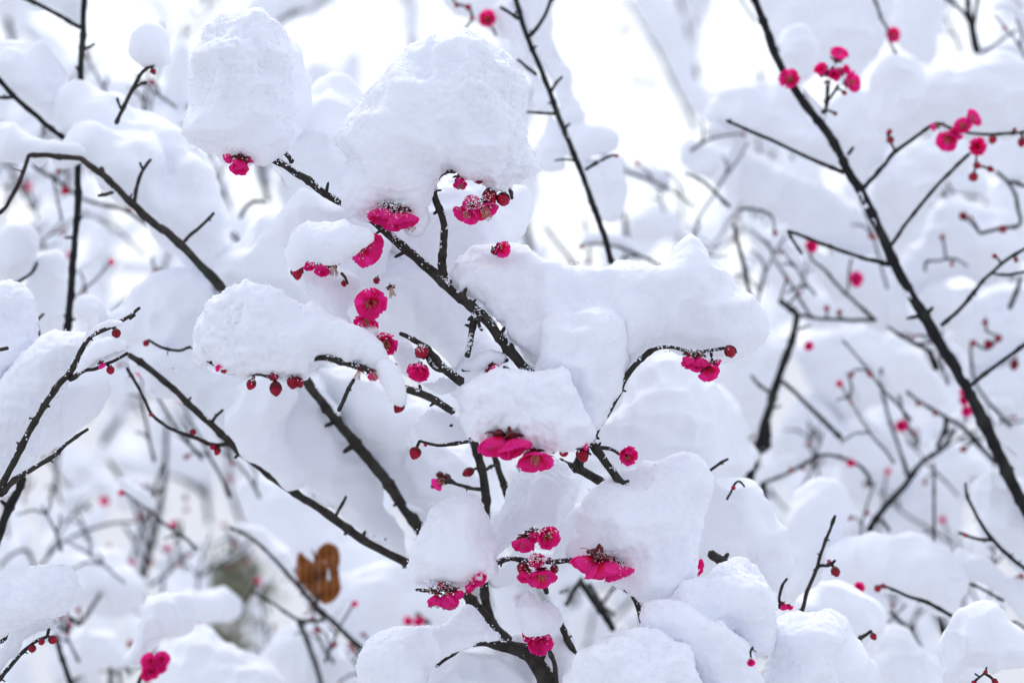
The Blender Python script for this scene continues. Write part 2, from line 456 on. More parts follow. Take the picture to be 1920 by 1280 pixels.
def bud_mesh(seed):
    r = random.Random(seed); parts = []; n = 12; V = []; F = []
    prof = [(0, .0), (.45, .1), (.74, .35), (.90, .7), (.92, 1.02), (.80, 1.4), (.56, 1.75), (.27, 2.02), (0.03, 2.16)]
    for (rr, z) in prof:
        for s in range(n):
            th = 2 * math.pi * s / n; q = 1 + .09 * math.sin(2 * th + z * 1.6 + seed) + .05 * math.sin(5 * th + z * 3)
            V.append((rr * q * math.cos(th), rr * q * math.sin(th), z))
    for i in range(len(prof) - 1):
        for s in range(n): F.append((i * n + s, i * n + (s + 1) % n, (i + 1) * n + (s + 1) % n, (i + 1) * n + s))
    me = bpy.data.meshes.new('bud'); me.from_pydata(V, [], F); me.materials.append(M_BUD)
    me.polygons.foreach_set('use_smooth', [True] * len(F)); me.update(); return me
BUDS = [bud_mesh(i) for i in range(3)]
def sepal_mesh():
    V = []; F = []; n = 15
    prof = [(.2, -.75), (.2, -.3), (.42, -.12), (.72, .08), (.92, .38), (1.0, .62), (1.02, .85)]
    for i, (rr, z) in enumerate(prof):
        for s in range(n):
            th = 2 * math.pi * s / n; lobe = abs(math.cos(2.5 * th))
            zz = z if i < 4 else z * 1.25 - (1 - lobe) * (z - .1) * .9
            V.append((rr * math.cos(th), rr * math.sin(th), zz))
    for i in range(len(prof) - 1):
        for s in range(n): F.append((i * n + s, i * n + (s + 1) % n, (i + 1) * n + (s + 1) % n, (i + 1) * n + s))
    me = bpy.data.meshes.new('sepals'); me.from_pydata(V, [], F); me.materials.append(M_CALYX)
    me.polygons.foreach_set('use_smooth', [True] * len(F)); me.update(); return me
SEPAL = sepal_mesh()
def link(name, me, parent, loc=(0, 0, 0), rot=None, scale=1.0):
    o = bpy.data.objects.new(name, me); COL.objects.link(o); o.parent = parent
    o.location = loc; o.scale = (scale,) * 3 if not isinstance(scale, tuple) else scale
    if rot is not None: o.rotation_mode = 'QUATERNION'; o.rotation_quaternion = rot
    return o
def dust(px, py, D, rx, ry, n, rmin=.00012, rmax=.00034):
    x = px + rx * .55 * rng.normal(0, 1, n); y = py - ry * .5 + ry * .85 * np.abs(rng.normal(0, 1, n)); dd = D + rng.normal(0, .004, n)
    GRAIN_P.append(np.stack([(x - 960) * K * dd, dd, CAMZ - (y - 640) * K * dd], 1)); GRAIN_R.append(rng.uniform(rmin, rmax, n))
def blossom(root, base, D, x, y, r, d, typ='open', npet=5, stam=0, dD=-0.008, skip=(), tail=None):
    """d = where the flower faces: right, up, towards the camera"""
    R = r * K * D * {'open': 1.12, 'flat': 1.05, 'cup': 1.28, 'bell': 1.4}[typ]
    f = Vector((d[0], -d[2], d[1])).normalized()
    q = f.to_track_quat('Z', 'Y') @ Vector((0, 0, 1)).rotation_difference(Vector((0, 0, 1)))
    q = q @ Matrix.Rotation(random.uniform(0, 6.28), 4, 'Z').to_quaternion()
    c = P(x, y, D + dD) - f * R * (.35 if typ in ('cup', 'bell') else .12)
    o = link('blossom', CALYX, root, c - base, q, R)
    if tail is not None: tag(o, tail)
    for i in range(npet):
        if i in skip: continue
        inner = i >= 5
        src = (INNER if inner else PET)[typ]
        ang = 2 * math.pi * (i + (.5 if inner else 0)) / 5 + random.uniform(-.12, .12)
        s = random.uniform(.93, 1.08) * (.82 if inner else 1)
        rot = Matrix.Rotation(ang, 4, 'Z').to_quaternion() @ Matrix.Rotation(math.radians(random.uniform(-9, 9)), 4, 'Y').to_quaternion()
        link('petal', random.choice(src), o, (0, 0, .01 * (i % 2)), rot, s)
    if stam is not None: link('stamens', STAM[stam], o)
    return o
def bud(root, base, D, x, y, r, near, dD=-0.004, elong=1.0):
    R = r * K * D * random.uniform(.82, 1.05); c = P(x, y, D + dD); elong *= random.uniform(.95, 1.25)
    f = (c - near)
    if f.length < 1e-4: f = Vector((0, 0, -1))
    f = (f.normalized() + Vector((random.uniform(-.45, .45), random.uniform(-.6, .1), -.2))).normalized()
    q = f.to_track_quat('Z', 'Y')
    o = link('bud', random.choice(BUDS), root, (c - f * R * .95) - base, q, (R, R, R * elong))
    link('sepals', SEPAL, o, scale=(1, 1, random.uniform(.8, 1.35)))

# ------------------------------------------------------------------ branches
BR_GROUP = 'dark plum branches carrying snow and red blossoms'
def branch(label, D, stems, flowers=(), buds=(), focal=False, name='plum_branch', spur=0.5, snowy=0.0):
    """stems: (points, r_start, r_end[, depth change at the end]); the first is the main stem, the rest are twigs"""
    seed = abs(hash_str(label)) % 9999
    first = stems[0][0]; b0 = P(*first[-1][:2], D); base = Vector(b0)
    root = bpy.data.objects.new(name, None); COL.objects.link(root); root.location = base
    root.empty_display_size = .02
    tag(root, label, 'branch', BR_GROUP)
    allp = []
    rr = random.Random(seed)
    for si, st in enumerate(stems):
        pts, r0, r1 = st[:3]; dd = st[3] if len(st) > 3 else 0.0
        pp = catmull([p[:2] for p in pts], 9)
        jit = np.stack([vnoise(np.stack([pp[:, 0], pp[:, 1], pp[:, 0] * 0 + seed], 1), .045, 3), vnoise(np.stack([pp[:, 0], pp[:, 1], pp[:, 0] * 0 + seed], 1), .045, 8)], 1)
        fade = np.minimum(1, np.minimum(np.arange(len(pp)), np.arange(len(pp))[::-1]) / 6)[:, None]
        pp = pp + jit * (1.6 if focal else 1.0) * fade
        t = np.linspace(0, 1, len(pp)); t0 = t
        Ds = D + (dd[0] + (dd[1] - dd[0]) * t if isinstance(dd, tuple) else dd * t)
        w3 = np.stack([(pp[:, 0] - 960) * K * Ds, Ds, CAMZ - (pp[:, 1] - 640) * K * Ds], 1)
        rad = (r0 + (r1 - r0) * t) * K * Ds * (.92 if focal else .84) * (1 + .10 * vnoise(w3, 60, seed))
        L = np.concatenate([[0], np.cumsum(np.linalg.norm(np.diff(w3, axis=0), axis=1))])
        nodes = []; nd = rr.uniform(.003, .012)
        while nd < L[-1]: nodes.append(nd); nd += rr.choice((rr.uniform(.004, .010), rr.uniform(.010, .022), rr.uniform(.014, .034)))
        for nd in nodes: rad = rad * (1 + rr.uniform(.08, .38) * np.exp(-((L - nd) / .0016) ** 2))
        allp += [Vector(p) for p in w3]
        parts = [tube(w3, rad, 10 if focal else 8, .10, seed + si)]
        # spurs and bud scales at the nodes
        tan = np.gradient(w3, axis=0)
        for nd in nodes:
            if rr.random() > spur * .7: continue
            i = int(np.argmin(np.abs(L - nd))); tv = Vector(tan[i]).normalized()
            side = tv.cross(Vector((0, 1, 0))).normalized() * rr.choice((-1, 1)) + Vector((0, rr.uniform(-.6, .6), 0))
            dr = (side + tv * rr.uniform(-.5, .1)).normalized(); ln = rad[i] * rr.uniform(1.1, 1.7) if rr.random() < .88 else rad[i] * rr.uniform(2, 4)
            ln = min(ln, .007)
            p0 = Vector(w3[i])
            path = np.array([p0 + dr * (rad[i] * .5 + ln * q_) for q_ in (0, .5, .85, 1.05)])
            parts.append(tube(path, np.array([.42, .34, .30, .08]) * rad[i] * rr.uniform(.8, 1.15), 6, .2, seed + i))
        V, F = merge(parts)
        mesh_obj('stem' if si == 0 else 'twig', V, F, M_BARK if focal else M_BARK_D, root, loc=base)
        if snowy:
            m = int(L[-1] * 9000 * snowy * min(1.6, rad.mean() / .0015)); ii = rng.integers(0, len(w3), m)
            jj = np.clip(ii + 1, 0, len(w3) - 1); tt = rng.uniform(0, 1, m)[:, None]
            pos = w3[ii] * (1 - tt) + w3[jj] * tt
            keep = (vnoise(pos, 220, seed) + .5 * vnoise(pos, 600, seed + 1)) > .0
            pos = pos[keep]; rd = rad[ii][keep]; m = len(pos)
            th = rng.normal(math.pi / 2, .75, m)
            tv = tan[ii][keep]; tv = tv / (np.linalg.norm(tv, axis=1)[:, None] + 1e-9)
            up = np.array([0, 0, 1.0]) - tv * tv[:, 2:3]; up /= np.linalg.norm(up, axis=1)[:, None] + 1e-9
            sd_ = np.cross(tv, up)
            pos = pos + (up * np.sin(th)[:, None] + sd_ * np.cos(th)[:, None]) * rd[:, None] * 1.05
            GRAIN_P.append(pos); GRAIN_R.append(rng.uniform(.00018, .0006, m))
    for fl in flowers:
        blossom(root, base, D, *fl[:4], **(fl[4] if len(fl) > 4 else {}))
    for b in buds:
        c = P(b[0], b[1], D); near = min(allp, key=lambda p: (p - c).length)
        if (near - c).length > .018: near = c + Vector((random.uniform(-.003, .003), 0, .01))
        elif (near - c).length > b[2] * K * D * 1.3:
            # a short stalk that joins the bud to its twig
            v, f = tube(np.array([near, near.lerp(c, .5) + Vector((0, -.001, .0006)), c]), .0008, 6, .1)
            mesh_obj('stalk', v, f, M_BARK_D, root, loc=base)
        bud(root, base, D, b[0], b[1], b[2], near, elong=b[3] if len(b) > 3 else 1.0)
    return root
def hash_str(s):
    h = 7
    for ch in s: h = (h * 31 + ord(ch)) % 1000003
    return h
# ------------------------------------------------------------------ the branches in focus
B1 = branch("long knotty centre branch slanting down right, with an upright side branch hooked at its top", 1.06,
  [([(497,292),(540,315),(580,340),(620,370),(660,388),(700,415),(740,450),(780,485),(820,520),(850,548),(885,575),(920,610),(950,650),(975,680),(1003,705),(1050,750)], 6.5, 11),
   ([(838,532),(829,505),(830,470),(833,430),(824,392),(812,358),(816,338),(832,322),(856,318)], 9, 5.5),
   ([(845,530),(812,505),(782,480),(752,453)], 6, 4, -.004),
   ([(893,580),(886,612),(882,640),(876,668)], 7, 5.5, -.006),
   ([(952,674),(920,684),(895,692),(866,694)], 4.5, 3),
   ([(945,688),(962,702),(985,716)], 5, 4),
   ([(548,304),(538,290),(522,276)], 5.5, 4),
   ([(902,585),(897,605),(903,618)], 3.2, 3.5, -.01),
   ([(672,392),(664,380),(670,368)], 4, 3),
   ([(856,318),(900,330),(950,350),(960,372)], 4, 3, .012),
   ([(520,285),(480,282),(445,278),(420,272)], 5, 3, -.004)],
  flowers=[
   (449,308,23,(-.1,-.85,.5),{'typ':'bell','npet':6,'dD':-.012,'stam':None}), (468,294,13,(.6,-.5,.5),{'typ':'bell','stam':None}), (430,294,13,(-.7,-.6,.3),{'typ':'bell','stam':None,'npet':3}),
   (724,406,36,(-.25,-.93,.22),{'typ':'cup','npet':5,'dD':-.016,'stam':None}), (754,410,31,(.2,-.95,.2),{'typ':'cup','npet':5,'dD':-.02,'stam':None}), (768,420,17,(.25,-.85,.4),{'typ':'bell','npet':1,'stam':1}),
   (686,464,35,(.62,-.35,.52),{'typ':'open','stam':None,'dD':-.018,'npet':6}), (580,492,18,(-.1,-.8,.5),{'typ':'bell','npet':5,'stam':None}), (604,501,18,(.1,-.8,.55),{'typ':'bell','npet':5}), (625,503,17,(.1,-.8,.55),{'typ':'bell','npet':0,'stam':1}),
   (862,340,17,(.1,-.75,.5),{'typ':'bell','npet':4,'stam':1}),
   (876,398,25,(-.4,-.72,.5),{'typ':'open','npet':5}), (908,388,27,(.3,-.85,.4),{'typ':'open','npet':5,'stam':1}), (884,385,18,(-.1,.1,.98),{'typ':'flat','npet':5,'stam':None}),
   (940,468,18,(.6,-.3,.7),{'typ':'cup','npet':4,'stam':None}),
   (695,568,31,(.06,-.22,.95),{'typ':'open','npet':7,'dD':-.016}), (693,556,19,(0,.55,.75),{'typ':'cup','npet':4,'stam':None,'dD':-.006}),
   (688,598,25,(-.15,-.8,.5),{'typ':'open','npet':5,'dD':-.010}),
   (724,644,24,(-.1,-.3,.9),{'typ':'cup','npet':6,'stam':1,'dD':-.014}),
   (733,541,18,(.25,-.9,.3),{'typ':'open','npet':0,'stam':1,'dD':-.012}), (741,686,6,(0,-.7,.6),{'typ':'bell','npet':2,'stam':None}),
   (925,690,13,(.4,-.5,.6),{'typ':'bell','npet':4,'stam':None}) ],
  buds=[(557,510,14),(897,337,9),(918,367,14),(943,375,13),(921,378,10),(706,526,8),(645,532,6),(914,702,9,1.3),(663,382,5),(927,472,7)], focal=True, spur=.75, snowy=.75)

B2 = branch("curved twig below the centre flowers bearing red blossoms, thickening as it meets the long branch", 1.045,
  [([(750,625),(775,636),(795,650),(812,668),(828,686),(845,700),(866,716)], 4.5, 10),
   ([(800,668),(806,680),(818,690),(838,694)], 4, 5)],
  flowers=[(785,695,22,(-.15,-.55,.75),{'typ':'cup','npet':7,'stam':None,'dD':-.01})],
  buds=[(791,660,14,.95)], focal=True, spur=.7, snowy=.7)

B3 = branch("thin arching twig under the left centre snow clump with dark buds hanging beneath it", 1.03,
  [([(386,674),(400,680),(425,690),(455,695),(510,702),(560,696),(575,680),(600,671),(640,678),(680,690),(718,706),(755,726),(800,742),(850,772)], 4, 8),
   ([(663,712),(650,735),(636,768)], 3.5, 4.5,(.004,.03)),
   ([(786,722),(789,730)], 3, 3)],
  flowers=[(672,700,13,(-.3,-.8,.4),{'typ':'bell','npet':0,'stam':1}),(698,702,13,(.3,-.75,.5),{'typ':'bell','npet':2,'stam':1}),(413,690,10,(-.4,-.3,.6),{'typ':'bell','npet':2,'stam':None})],
  buds=[(471,720,11,1.1),(517,728,14),(513,706,9),(549,717,11),(560,716,10),(749,761,10),(420,694,6),(428,676,5)], focal=True, spur=.6, snowy=.5)

B4 = branch("arching branch under the right end of the long snow clump, pink blossoms at its tip", 1.05,
  [([(1268,652),(1235,652),(1203,672),(1168,718),(1143,765),(1118,806),(1108,828),(1135,865),(1165,908),(1200,960)], 4, 10),
   ([(1110,834),(1090,838),(1058,838),(1020,842),(960,846)], 4.5, 4),
   ([(1268,652),(1300,660),(1340,655),(1362,652)], 4, 3.5),
   ([(1113,838),(1145,842),(1162,852)], 4, 3, .01),
   ([(885,826),(850,832),(820,834),(787,826)], 3.8, 3)],
  flowers=[(932,834,37,(-.2,-.92,.25),{'typ':'cup','npet':5,'dD':-.034}),(964,836,34,(.25,-.9,.3),{'typ':'cup','npet':5,'dD':-.038,'stam':None}),(1003,855,34,(.1,-.75,.5),{'typ':'open','npet':6,'stam':0,'dD':-.034}),
   (1098,830,14,(.7,-.2,.2),{'typ':'cup','npet':5,'stam':None,'dD':-.02}),(1177,855,20,(.35,-.2,.85),{'typ':'cup','npet':7}),
   (1292,674,19,(-.2,-.75,.5),{'typ':'bell','npet':6,'stam':None}),(1312,676,19,(.1,-.85,.4),{'typ':'bell','npet':5}),(1328,697,22,(.15,-.6,.7),{'typ':'cup','npet':3,'stam':None}),(1305,690,12,(-.2,-.8,.4),{'typ':'cup','npet':2,'stam':None}),(1345,680,9,(.6,-.4,.4),{'typ':'cup','npet':2,'stam':None})],
  buds=[(1369,658,11),(1336,686,12),(1057,848,10,1.1),(1092,852,12,1.15),(1036,842,9),(778,850,11),(798,834,4)], focal=True, spur=.7, snowy=.55)

B5 = branch("forked grey branch below the centre, stub rising beneath the two hanging buds", 1.10,
  [([(1005,850),(1035,864),(1075,877),(1110,892),(1150,918),(1200,950)], 8, 10),
   ([(1090,882),(1088,868),(1100,840)], 9, 6)], focal=True, spur=.25)

B6 = branch("upright grey stem below the middle snow clump with a thinner stem crossing beside it", 1.12,
  [([(885,815),(895,850),(905,890),(910,930),(911,970),(910,1040),(908,1090),(912,1140),(925,1175)], 8.5, 10),
   ([(925,850),(935,880),(945,910),(953,935),(965,965)], 6, 7, (.01,.02)),
   ([(912,880),(920,874),(930,870)], 3.5, 3.5, (0,.01)),
   ([(905,917),(880,914),(845,905),(822,898)], 4, 3, (0,-.02)),
   ([(865,1100),(888,1130),(922,1170),(960,1215)], 9, 14,(-.01,0)),
   ([(848,797),(828,799),(808,797)], 3.2, 2.5,(-.05,-.05))],
  flowers=[(828,901,19,(-.1,-.1,.9),{'typ':'flat','npet':1,'stam':2,'dD':-.03})],
  buds=[(880,884,10,1.2),(818,906,9),(838,895,8),(825,890,8)], focal=True, spur=.5)

B7 = branch("hooked twig with the widest magenta blossom, its bare end pointing down right of the bloom", 1.05,
  [([(905,1066),(925,1058),(957,1047),(1000,1051),(1040,1052),(1073,1050),(1120,1055),(1172,1085),(1185,1110),(1198,1140),(1205,1165),(1211,1190)], 4.2, 6.5),
   ([(1170,1104),(1178,1108)], 4, 5),
   ([(1205,1150),(1212,1143)], 4.5, 5),
   ([(1010,1070),(1018,1090),(1025,1110)], 4, 5,(.01,.02))],
  flowers=[(1104,1056,38,(-.5,-.85,.1),{'typ':'cup','npet':5,'dD':-.02,'stam':None}),(1132,1066,38,(.1,-.95,.1),{'typ':'cup','npet':5,'dD':-.024,'stam':None}),(1160,1074,30,(.3,-.9,.1),{'typ':'cup','npet':5,'dD':-.018,'stam':None}),
   (982,1018,24,(-.15,-.8,.5),{'typ':'cup','npet':5}),(1000,1003,17,(.1,-.6,.7),{'typ':'bell','npet':4,'stam':None}),(1027,1006,23,(.3,-.25,.9),{'typ':'cup','npet':7,'stam':0,'dD':-.014}),
   (1016,1075,29,(.1,-.75,.55),{'typ':'open','npet':6}),(1008,1050,17,(-.1,-.3,.8),{'typ':'cup','npet':5,'stam':None}),(985,1076,17,(-.3,-.7,.5),{'typ':'bell','npet':4,'stam':None})],
  buds=[(980,1064,11),(1039,1067,10),(1030,1049,6)], focal=True, spur=.6, snowy=.5)

B8 = branch("short twig under the lower snow pyramid with two blossoms showing long pale stamens", 1.04,
  [([(918,1062),(900,1076),(880,1088),(850,1100),(825,1106),(800,1108),(780,1105)], 4, 3),
   ([(885,1088),(880,1105),(874,1125)], 3.5, 3)],
  flowers=[(817,1122,20,(-.15,-.95,.2),{'typ':'bell','npet':3,'stam':1,'skip':()}),(840,1120,25,(.05,-.95,.25),{'typ':'bell','npet':4,'stam':1}),(857,1113,15,(.5,-.6,.4),{'typ':'bell','npet':3,'stam':None}),
   (896,1085,17,(.35,-.5,.6),{'typ':'cup','npet':6,'stam':None}),(882,1098,12,(-.1,-.7,.4),{'typ':'bell','npet':4,'stam':None}),(803,1108,12,(-.6,-.6,.3),{'typ':'bell','npet':0,'stam':0})],
  buds=[(829,1098,11),(878,1108,6)], focal=True, spur=.6, snowy=.6)

B9 = branch("thick dark bough curving down at the bottom edge, thin tip arching out to its left", 1.07,
  [([(818,1248),(845,1225),(870,1210),(905,1202),(935,1207),(962,1213),(985,1222),(1007,1242),(1022,1268),(1035,1300),(1045,1340)], 4.5, 22),
   ([(905,1202),(901,1190),(906,1180)], 4.5, 3),
   ([(1031,1222),(1040,1245),(1044,1290)], 4.5, 5.5,(-.02,0)),
   ([(1050,1165),(1062,1195),(1080,1230)], 5.5, 7,(.0,.02)),
   ([(1017,1238),(1022,1222),(1028,1210)], 4, 3.5)],
  flowers=[(1012,1203,26,(.1,-.45,.85),{'typ':'cup','npet':7,'stam':None}),(994,1190,17,(-.5,-.1,.7),{'typ':'bell','npet':5,'stam':None}),(1020,1186,15,(.3,.1,.7),{'typ':'bell','npet':4,'stam':None})],
  buds=[(1024,1193,8)], focal=True, spur=.6, snowy=.2)

B10 = branch("forked dark branch rising from the left edge, one red bud on each fork", 1.05,
  [([(262,577),(232,600),(200,618),(168,632),(150,660),(135,692),(100,735),(62,795),(30,858),(0,915),(-25,960)], 3, 8.5),
   ([(130,712),(155,697),(180,690),(205,680),(240,662)], 4.5, 3),
   ([(0,928),(28,900),(60,880),(100,855),(125,832),(165,804)], 6.5, 3.2),
   ([(253,590),(243,598)], 3, 3)],
  flowers=[(190,683,9,(.2,-.4,.6),{'typ':'bell','npet':1,'stam':None})],
  buds=[(218,625,9),(207,694,9,1.1)], focal=True, spur=.7, snowy=.35)
B11 = branch("stout dark stem leaving the left edge behind the forked branch", 1.16, [([(44,895),(30,925),(15,955),(0,1000),(-20,1050)], 9, 11)])
B12 = branch("dark twig under the lower left snow bank with its tip pointing right", 1.08,
  [([(124,1134),(100,1146),(70,1160),(35,1180),(0,1203),(-20,1215)], 3.5, 5)], focal=True, snowy=.6, spur=.7)
B13 = branch("short curved twig in the lower left corner ending in round dark red buds", 1.07,
  [([(92,1178),(88,1192),(70,1200),(50,1215),(25,1240),(0,1272),(-15,1290)], 3, 4.5)],
  buds=[(60,1216,9),(99,1199,10),(78,1202,6)], focal=True, snowy=.4, spur=.6)
B14 = branch("slender upright twig at lower right with one side bud on a crooked spur", 1.12,
  [([(1566,966),(1556,992),(1545,1018),(1533,1060),(1517,1100),(1503,1146)], 3, 4.2),
   ([(1527,1070),(1538,1060),(1553,1060),(1566,1050)], 4, 3)],
  flowers=[(1553,1052,7,(-.4,.3,.6),{'typ':'bell','npet':1,'stam':None})], buds=[(1566,1070,8.5,1.15)], focal=True, spur=.9)
B15 = branch("small dark twig with crimson crumpled blossoms behind the lower right clumps", 1.10,
  [([(1476,1084),(1466,1098),(1460,1120),(1462,1140)], 2.5, 3.5)], flowers=[(1469,1135,10,(.3,-.6,.5),{'typ':'bell','npet':5,'stam':None}),(1481,1137,7,(.5,-.6,.5),{'typ':'bell','npet':3,'stam':None})], focal=True)
B16 = branch("little bare twig tip poking out right of the lower snow pyramid", 1.12, [([(1365,860),(1340,876),(1312,892),(1285,905)], 2.6, 3.4)], focal=True, spur=.9)
B17 = branch("tiny bent twig tip with one brown bud on the snow right of the pyramid", 1.12, [([(1396,912),(1386,903),(1378,908),(1370,925),(1363,936)], 2.2, 2.2)], buds=[(1375,914,4.5,1.2)], focal=True)
B18 = branch("broken grey stub with a frayed pink blossom beside the pyramid's right foot", 1.09,
  [([(1332,1036),(1347,1047),(1365,1062),(1385,1078)], 8.5, 9.5)], flowers=[(1303,1061,19,(.5,-.1,.7),{'typ':'cup','npet':5,'stam':None}),(1298,1074,12,(-.2,-.7,.6),{'typ':'cup','npet':4,'stam':None})], focal=True, spur=.2)
B19 = branch("blossom spur peeping from the bottom right snow clumps", 1.0,
  [([(1408,1232),(1406,1222),(1412,1212)], 2, 2)], flowers=[(1408,1241,9,(0,-.5,.8),{'typ':'cup','npet':5,'stam':None})], focal=True)
B20 = branch("short twig tip pointing up out of the snow above the red cluster left of centre", 1.05, [([(640,512),(646,520),(652,532)], 3, 2.5)], focal=True)

# ------------------------------------------------------------------ the branches just behind
C1 = branch("stout straight branch from the left snow shelf, passing behind the low centre left clump", 1.17,
  [([(53,293),(62,291),(100,292),(138,296),(152,298),(162,305),(190,327),(232,367),(280,412),(335,455),(385,508),(432,556),(500,630),(572,712),(605,755),(645,805),(685,855),(722,898),(752,942),(792,1000),(840,1065)], 4.5, 12.5),
   ([(54,292),(51,302),(44,322),(32,350),(14,385),(-5,402)], 4.5, 4.5),
   ([(192,326),(190,314)], 6, 4.5), ([(212,360),(198,365),(184,367)], 4.5, 3),
   ([(252,380),(258,348),(268,318),(283,299)], 4, 3), ([(346,452),(362,437),(382,420),(401,399)], 4, 3),
   ([(268,318),(262,305)],3,2.5),
   ([(745,942),(738,948)], 4, 3)], focal=True, spur=.25)
C2 = branch("long thin branch running down right across the lower left snow, buds on its lower side", 1.15,
  [([(242,665),(285,695),(345,748),(400,800),(432,830),(480,870),(540,915),(602,955),(680,1010),(770,1060),(830,1100)], 5.5, 9.5),
   ([(238,690),(262,730),(285,775),(320,803),(365,820),(400,834),(432,831)], 3, 4.5),
   ([(395,795),(405,782),(418,768)], 3.5, 2.5), ([(630,966),(640,948),(649,930)], 3.5, 2.5),
   ([(482,868),(495,858),(509,850)],3,2.5)],
  buds=[(362,810,7,1.1),(399,838,6),(408,845,6,1.2),(457,846,8),(491,866,10),(502,853,6),(283,777,4)], focal=True, spur=.5)
C3 = branch("wavy thin twig with one red bud at its left tip, entering the centre left clump", 1.16,
  [([(280,638),(305,652),(335,657),(355,651),(376,652),(410,655)], 3, 3.5)], buds=[(274,643,6)], spur=.3)
C4 = branch("upright dark stem near the left edge interrupted by the snow shelf", 1.24,
  [([(158,-20),(156,60),(152,110),(152,200),(146,290),(147,380),(140,450),(133,540),(126,620),(120,680)], 6.5, 8),
   ([(36,-8),(90,18),(150,52)], 4.5, 5), ([(158,92),(168,88),(178,82)], 4, 2.5), ([(148,135),(142,124)], 3, 2),
   ([(138,445),(122,446)],3.5,2.5), ([(133,600),(141,598)],3.5,3)], spur=.25)
C5 = branch("dark branch descending from the left edge to the snow shelf at upper left", 1.22,
  [([(-15,135),(8,160),(30,185),(62,212),(90,237),(115,256),(140,275)], 6, 5.5), ([(-10,183),(22,183)], 4, 4)], spur=.4)
C6 = branch("leaning twig with a small red bud under the little snow ball at upper left", 1.17,
  [([(310,106),(298,116),(275,128),(262,142),(247,170),(232,200),(218,232)], 3.2, 4.2), ([(245,172),(260,160),(275,155)], 3, 3), ([(228,206),(222,196),(220,184)], 3, 2.2)],
  buds=[(287,134,6,1.2)], focal=True, spur=.4)
C7 = branch("short hooked twig at the left edge above a snow mound", 1.24, [([(70,492),(62,508),(48,520),(28,531),(-8,540)], 3, 4), ([(34,540),(38,552)], 5, 4)])
C8 = branch("thick short stem slanting at the left edge behind the snow mound", 1.2, [([(42,555),(55,585),(66,608),(73,632)], 5, 6.5), ([(70,600),(82,588)], 4, 3)])
C9 = branch("tiny twig tip touching the left edge at mid height", 1.06, [([(15,652),(0,656),(-12,658)], 3.5, 3.5)], focal=True)
C10 = branch("bare twigs fanning below the lower pyramid, out of focus", 1.32,
  [([(1088,1088),(1110,1122),(1135,1155),(1150,1180)], 7, 8), ([(1090,1085),(1075,1108),(1062,1132)], 5.5, 5.5,-.04), ([(1105,1095),(1130,1135),(1148,1150)], 4.5, 5,.1), ([(1160,1092),(1145,1110),(1130,1130)], 4, 4,.1), ([(1066,1105),(1050,1110)],3,3,-.05)], spur=.1)
C11 = branch("blurred curved branch with the withered leaf hanging on it, lower left of centre", 1.36,
  [([(432,988),(478,1013),(515,1048),(548,1085),(590,1132),(640,1180),(690,1228),(730,1270)], 3.2, 7),
   ([(472,1108),(515,1132),(560,1162),(607,1162)], 3.2, 4,(.03,0)), ([(560,1162),(575,1200),(590,1240),(604,1290)], 6, 6,(.04,.1))], spur=.15)
C12 = branch("long stout branch crossing the right side from top edge to lower right corner", 1.25,
  [([(1404,-25),(1425,25),(1442,70),(1458,112),(1492,172),(1525,215),(1560,262),(1585,312),(1610,352),(1636,402),(1660,455),(1690,520),(1725,580),(1760,640),(1800,702),(1836,772),(1872,850),(1905,920),(1940,985)], 7.5, 14),
   ([(1582,324),(1540,307),(1500,288),(1450,265),(1400,243),(1362,226)], 5, 3.2), ([(1620,352),(1650,318),(1680,284),(1715,258),(1745,236)], 5, 4),
   ([(1678,282),(1670,268),(1664,248)], 3.2, 3), ([(1672,458),(1700,418),(1745,362),(1782,322),(1818,288)], 4.5, 4),
   ([(1668,496),(1640,490),(1600,478),(1545,458),(1500,440),(1477,433)], 5, 3.5), ([(1478,434),(1490,455),(1503,475)], 3.5, 3.5,.03),
   ([(1765,610),(1800,580),(1828,545),(1855,515),(1890,485),(1930,462)], 4.5, 4), ([(1860,512),(1890,515),(1930,508)], 3, 3.5),
   ([(1820,722),(1850,698),(1885,672),(1930,640)], 4.8, 4.5), ([(1590,290),(1600,276)], 4, 3), ([(1725,592),(1700,597)], 5, 2.5),
   ([(1545,218),(1550,190),(1552,160)], 3.5, 4.5), ([(1552,190),(1566,170),(1572,160)], 3, 3)],
  flowers=[(1480,148,21,(-.25,.3,.85),{'typ':'cup','npet':5}),(1572,103,20,(.15,.7,.6),{'typ':'cup','npet':5}),(1542,132,17,(-.5,.2,.5),{'typ':'bell','npet':5,'stam':None}),(1564,138,16,(0,-.3,.8),{'typ':'bell','npet':5,'stam':None}),
   (1583,133,12,(.3,.1,.7),{'typ':'bell','npet':4,'stam':None}),(1597,154,20,(.6,.1,.6),{'typ':'cup','npet':5}),(1552,158,10,(0,-.6,.6),{'typ':'bell','npet':0,'stam':0})],
  buds=[(1583,174,6),(1566,213,5),(1669,262,8,1.3),(1668,247,5),(1865,480,5),(1905,487,5)], spur=.2)
C13 = branch("level twig with a row of open pink flowers below the big right snow cushion", 1.25,
  [([(1745,236),(1762,232),(1795,245),(1845,252),(1890,250),(1930,247)], 3.5, 3), ([(1832,262),(1830,300),(1826,330)], 2.5, 2.5)],
  flowers=[(1776,262,21,(-.35,-.5,.7),{'typ':'cup','npet':5}),(1806,238,19,(-.4,.4,.7),{'typ':'open','npet':5}),(1822,224,19,(.5,.4,.6),{'typ':'open','npet':5}),(1793,250,14,(0,-.2,.8),{'typ':'cup','npet':4,'stam':None}),
   (1832,274,19,(.1,-.2,.9),{'typ':'cup','npet':7,'stam':None}),(1757,236,12,(-.4,.2,.7),{'typ':'flat','npet':1,'stam':2})],
  buds=[(1861,262,8,1.2),(1916,266,9),(1832,310,8),(1825,332,9),(1857,317,6),(1902,244,5)], spur=.3)
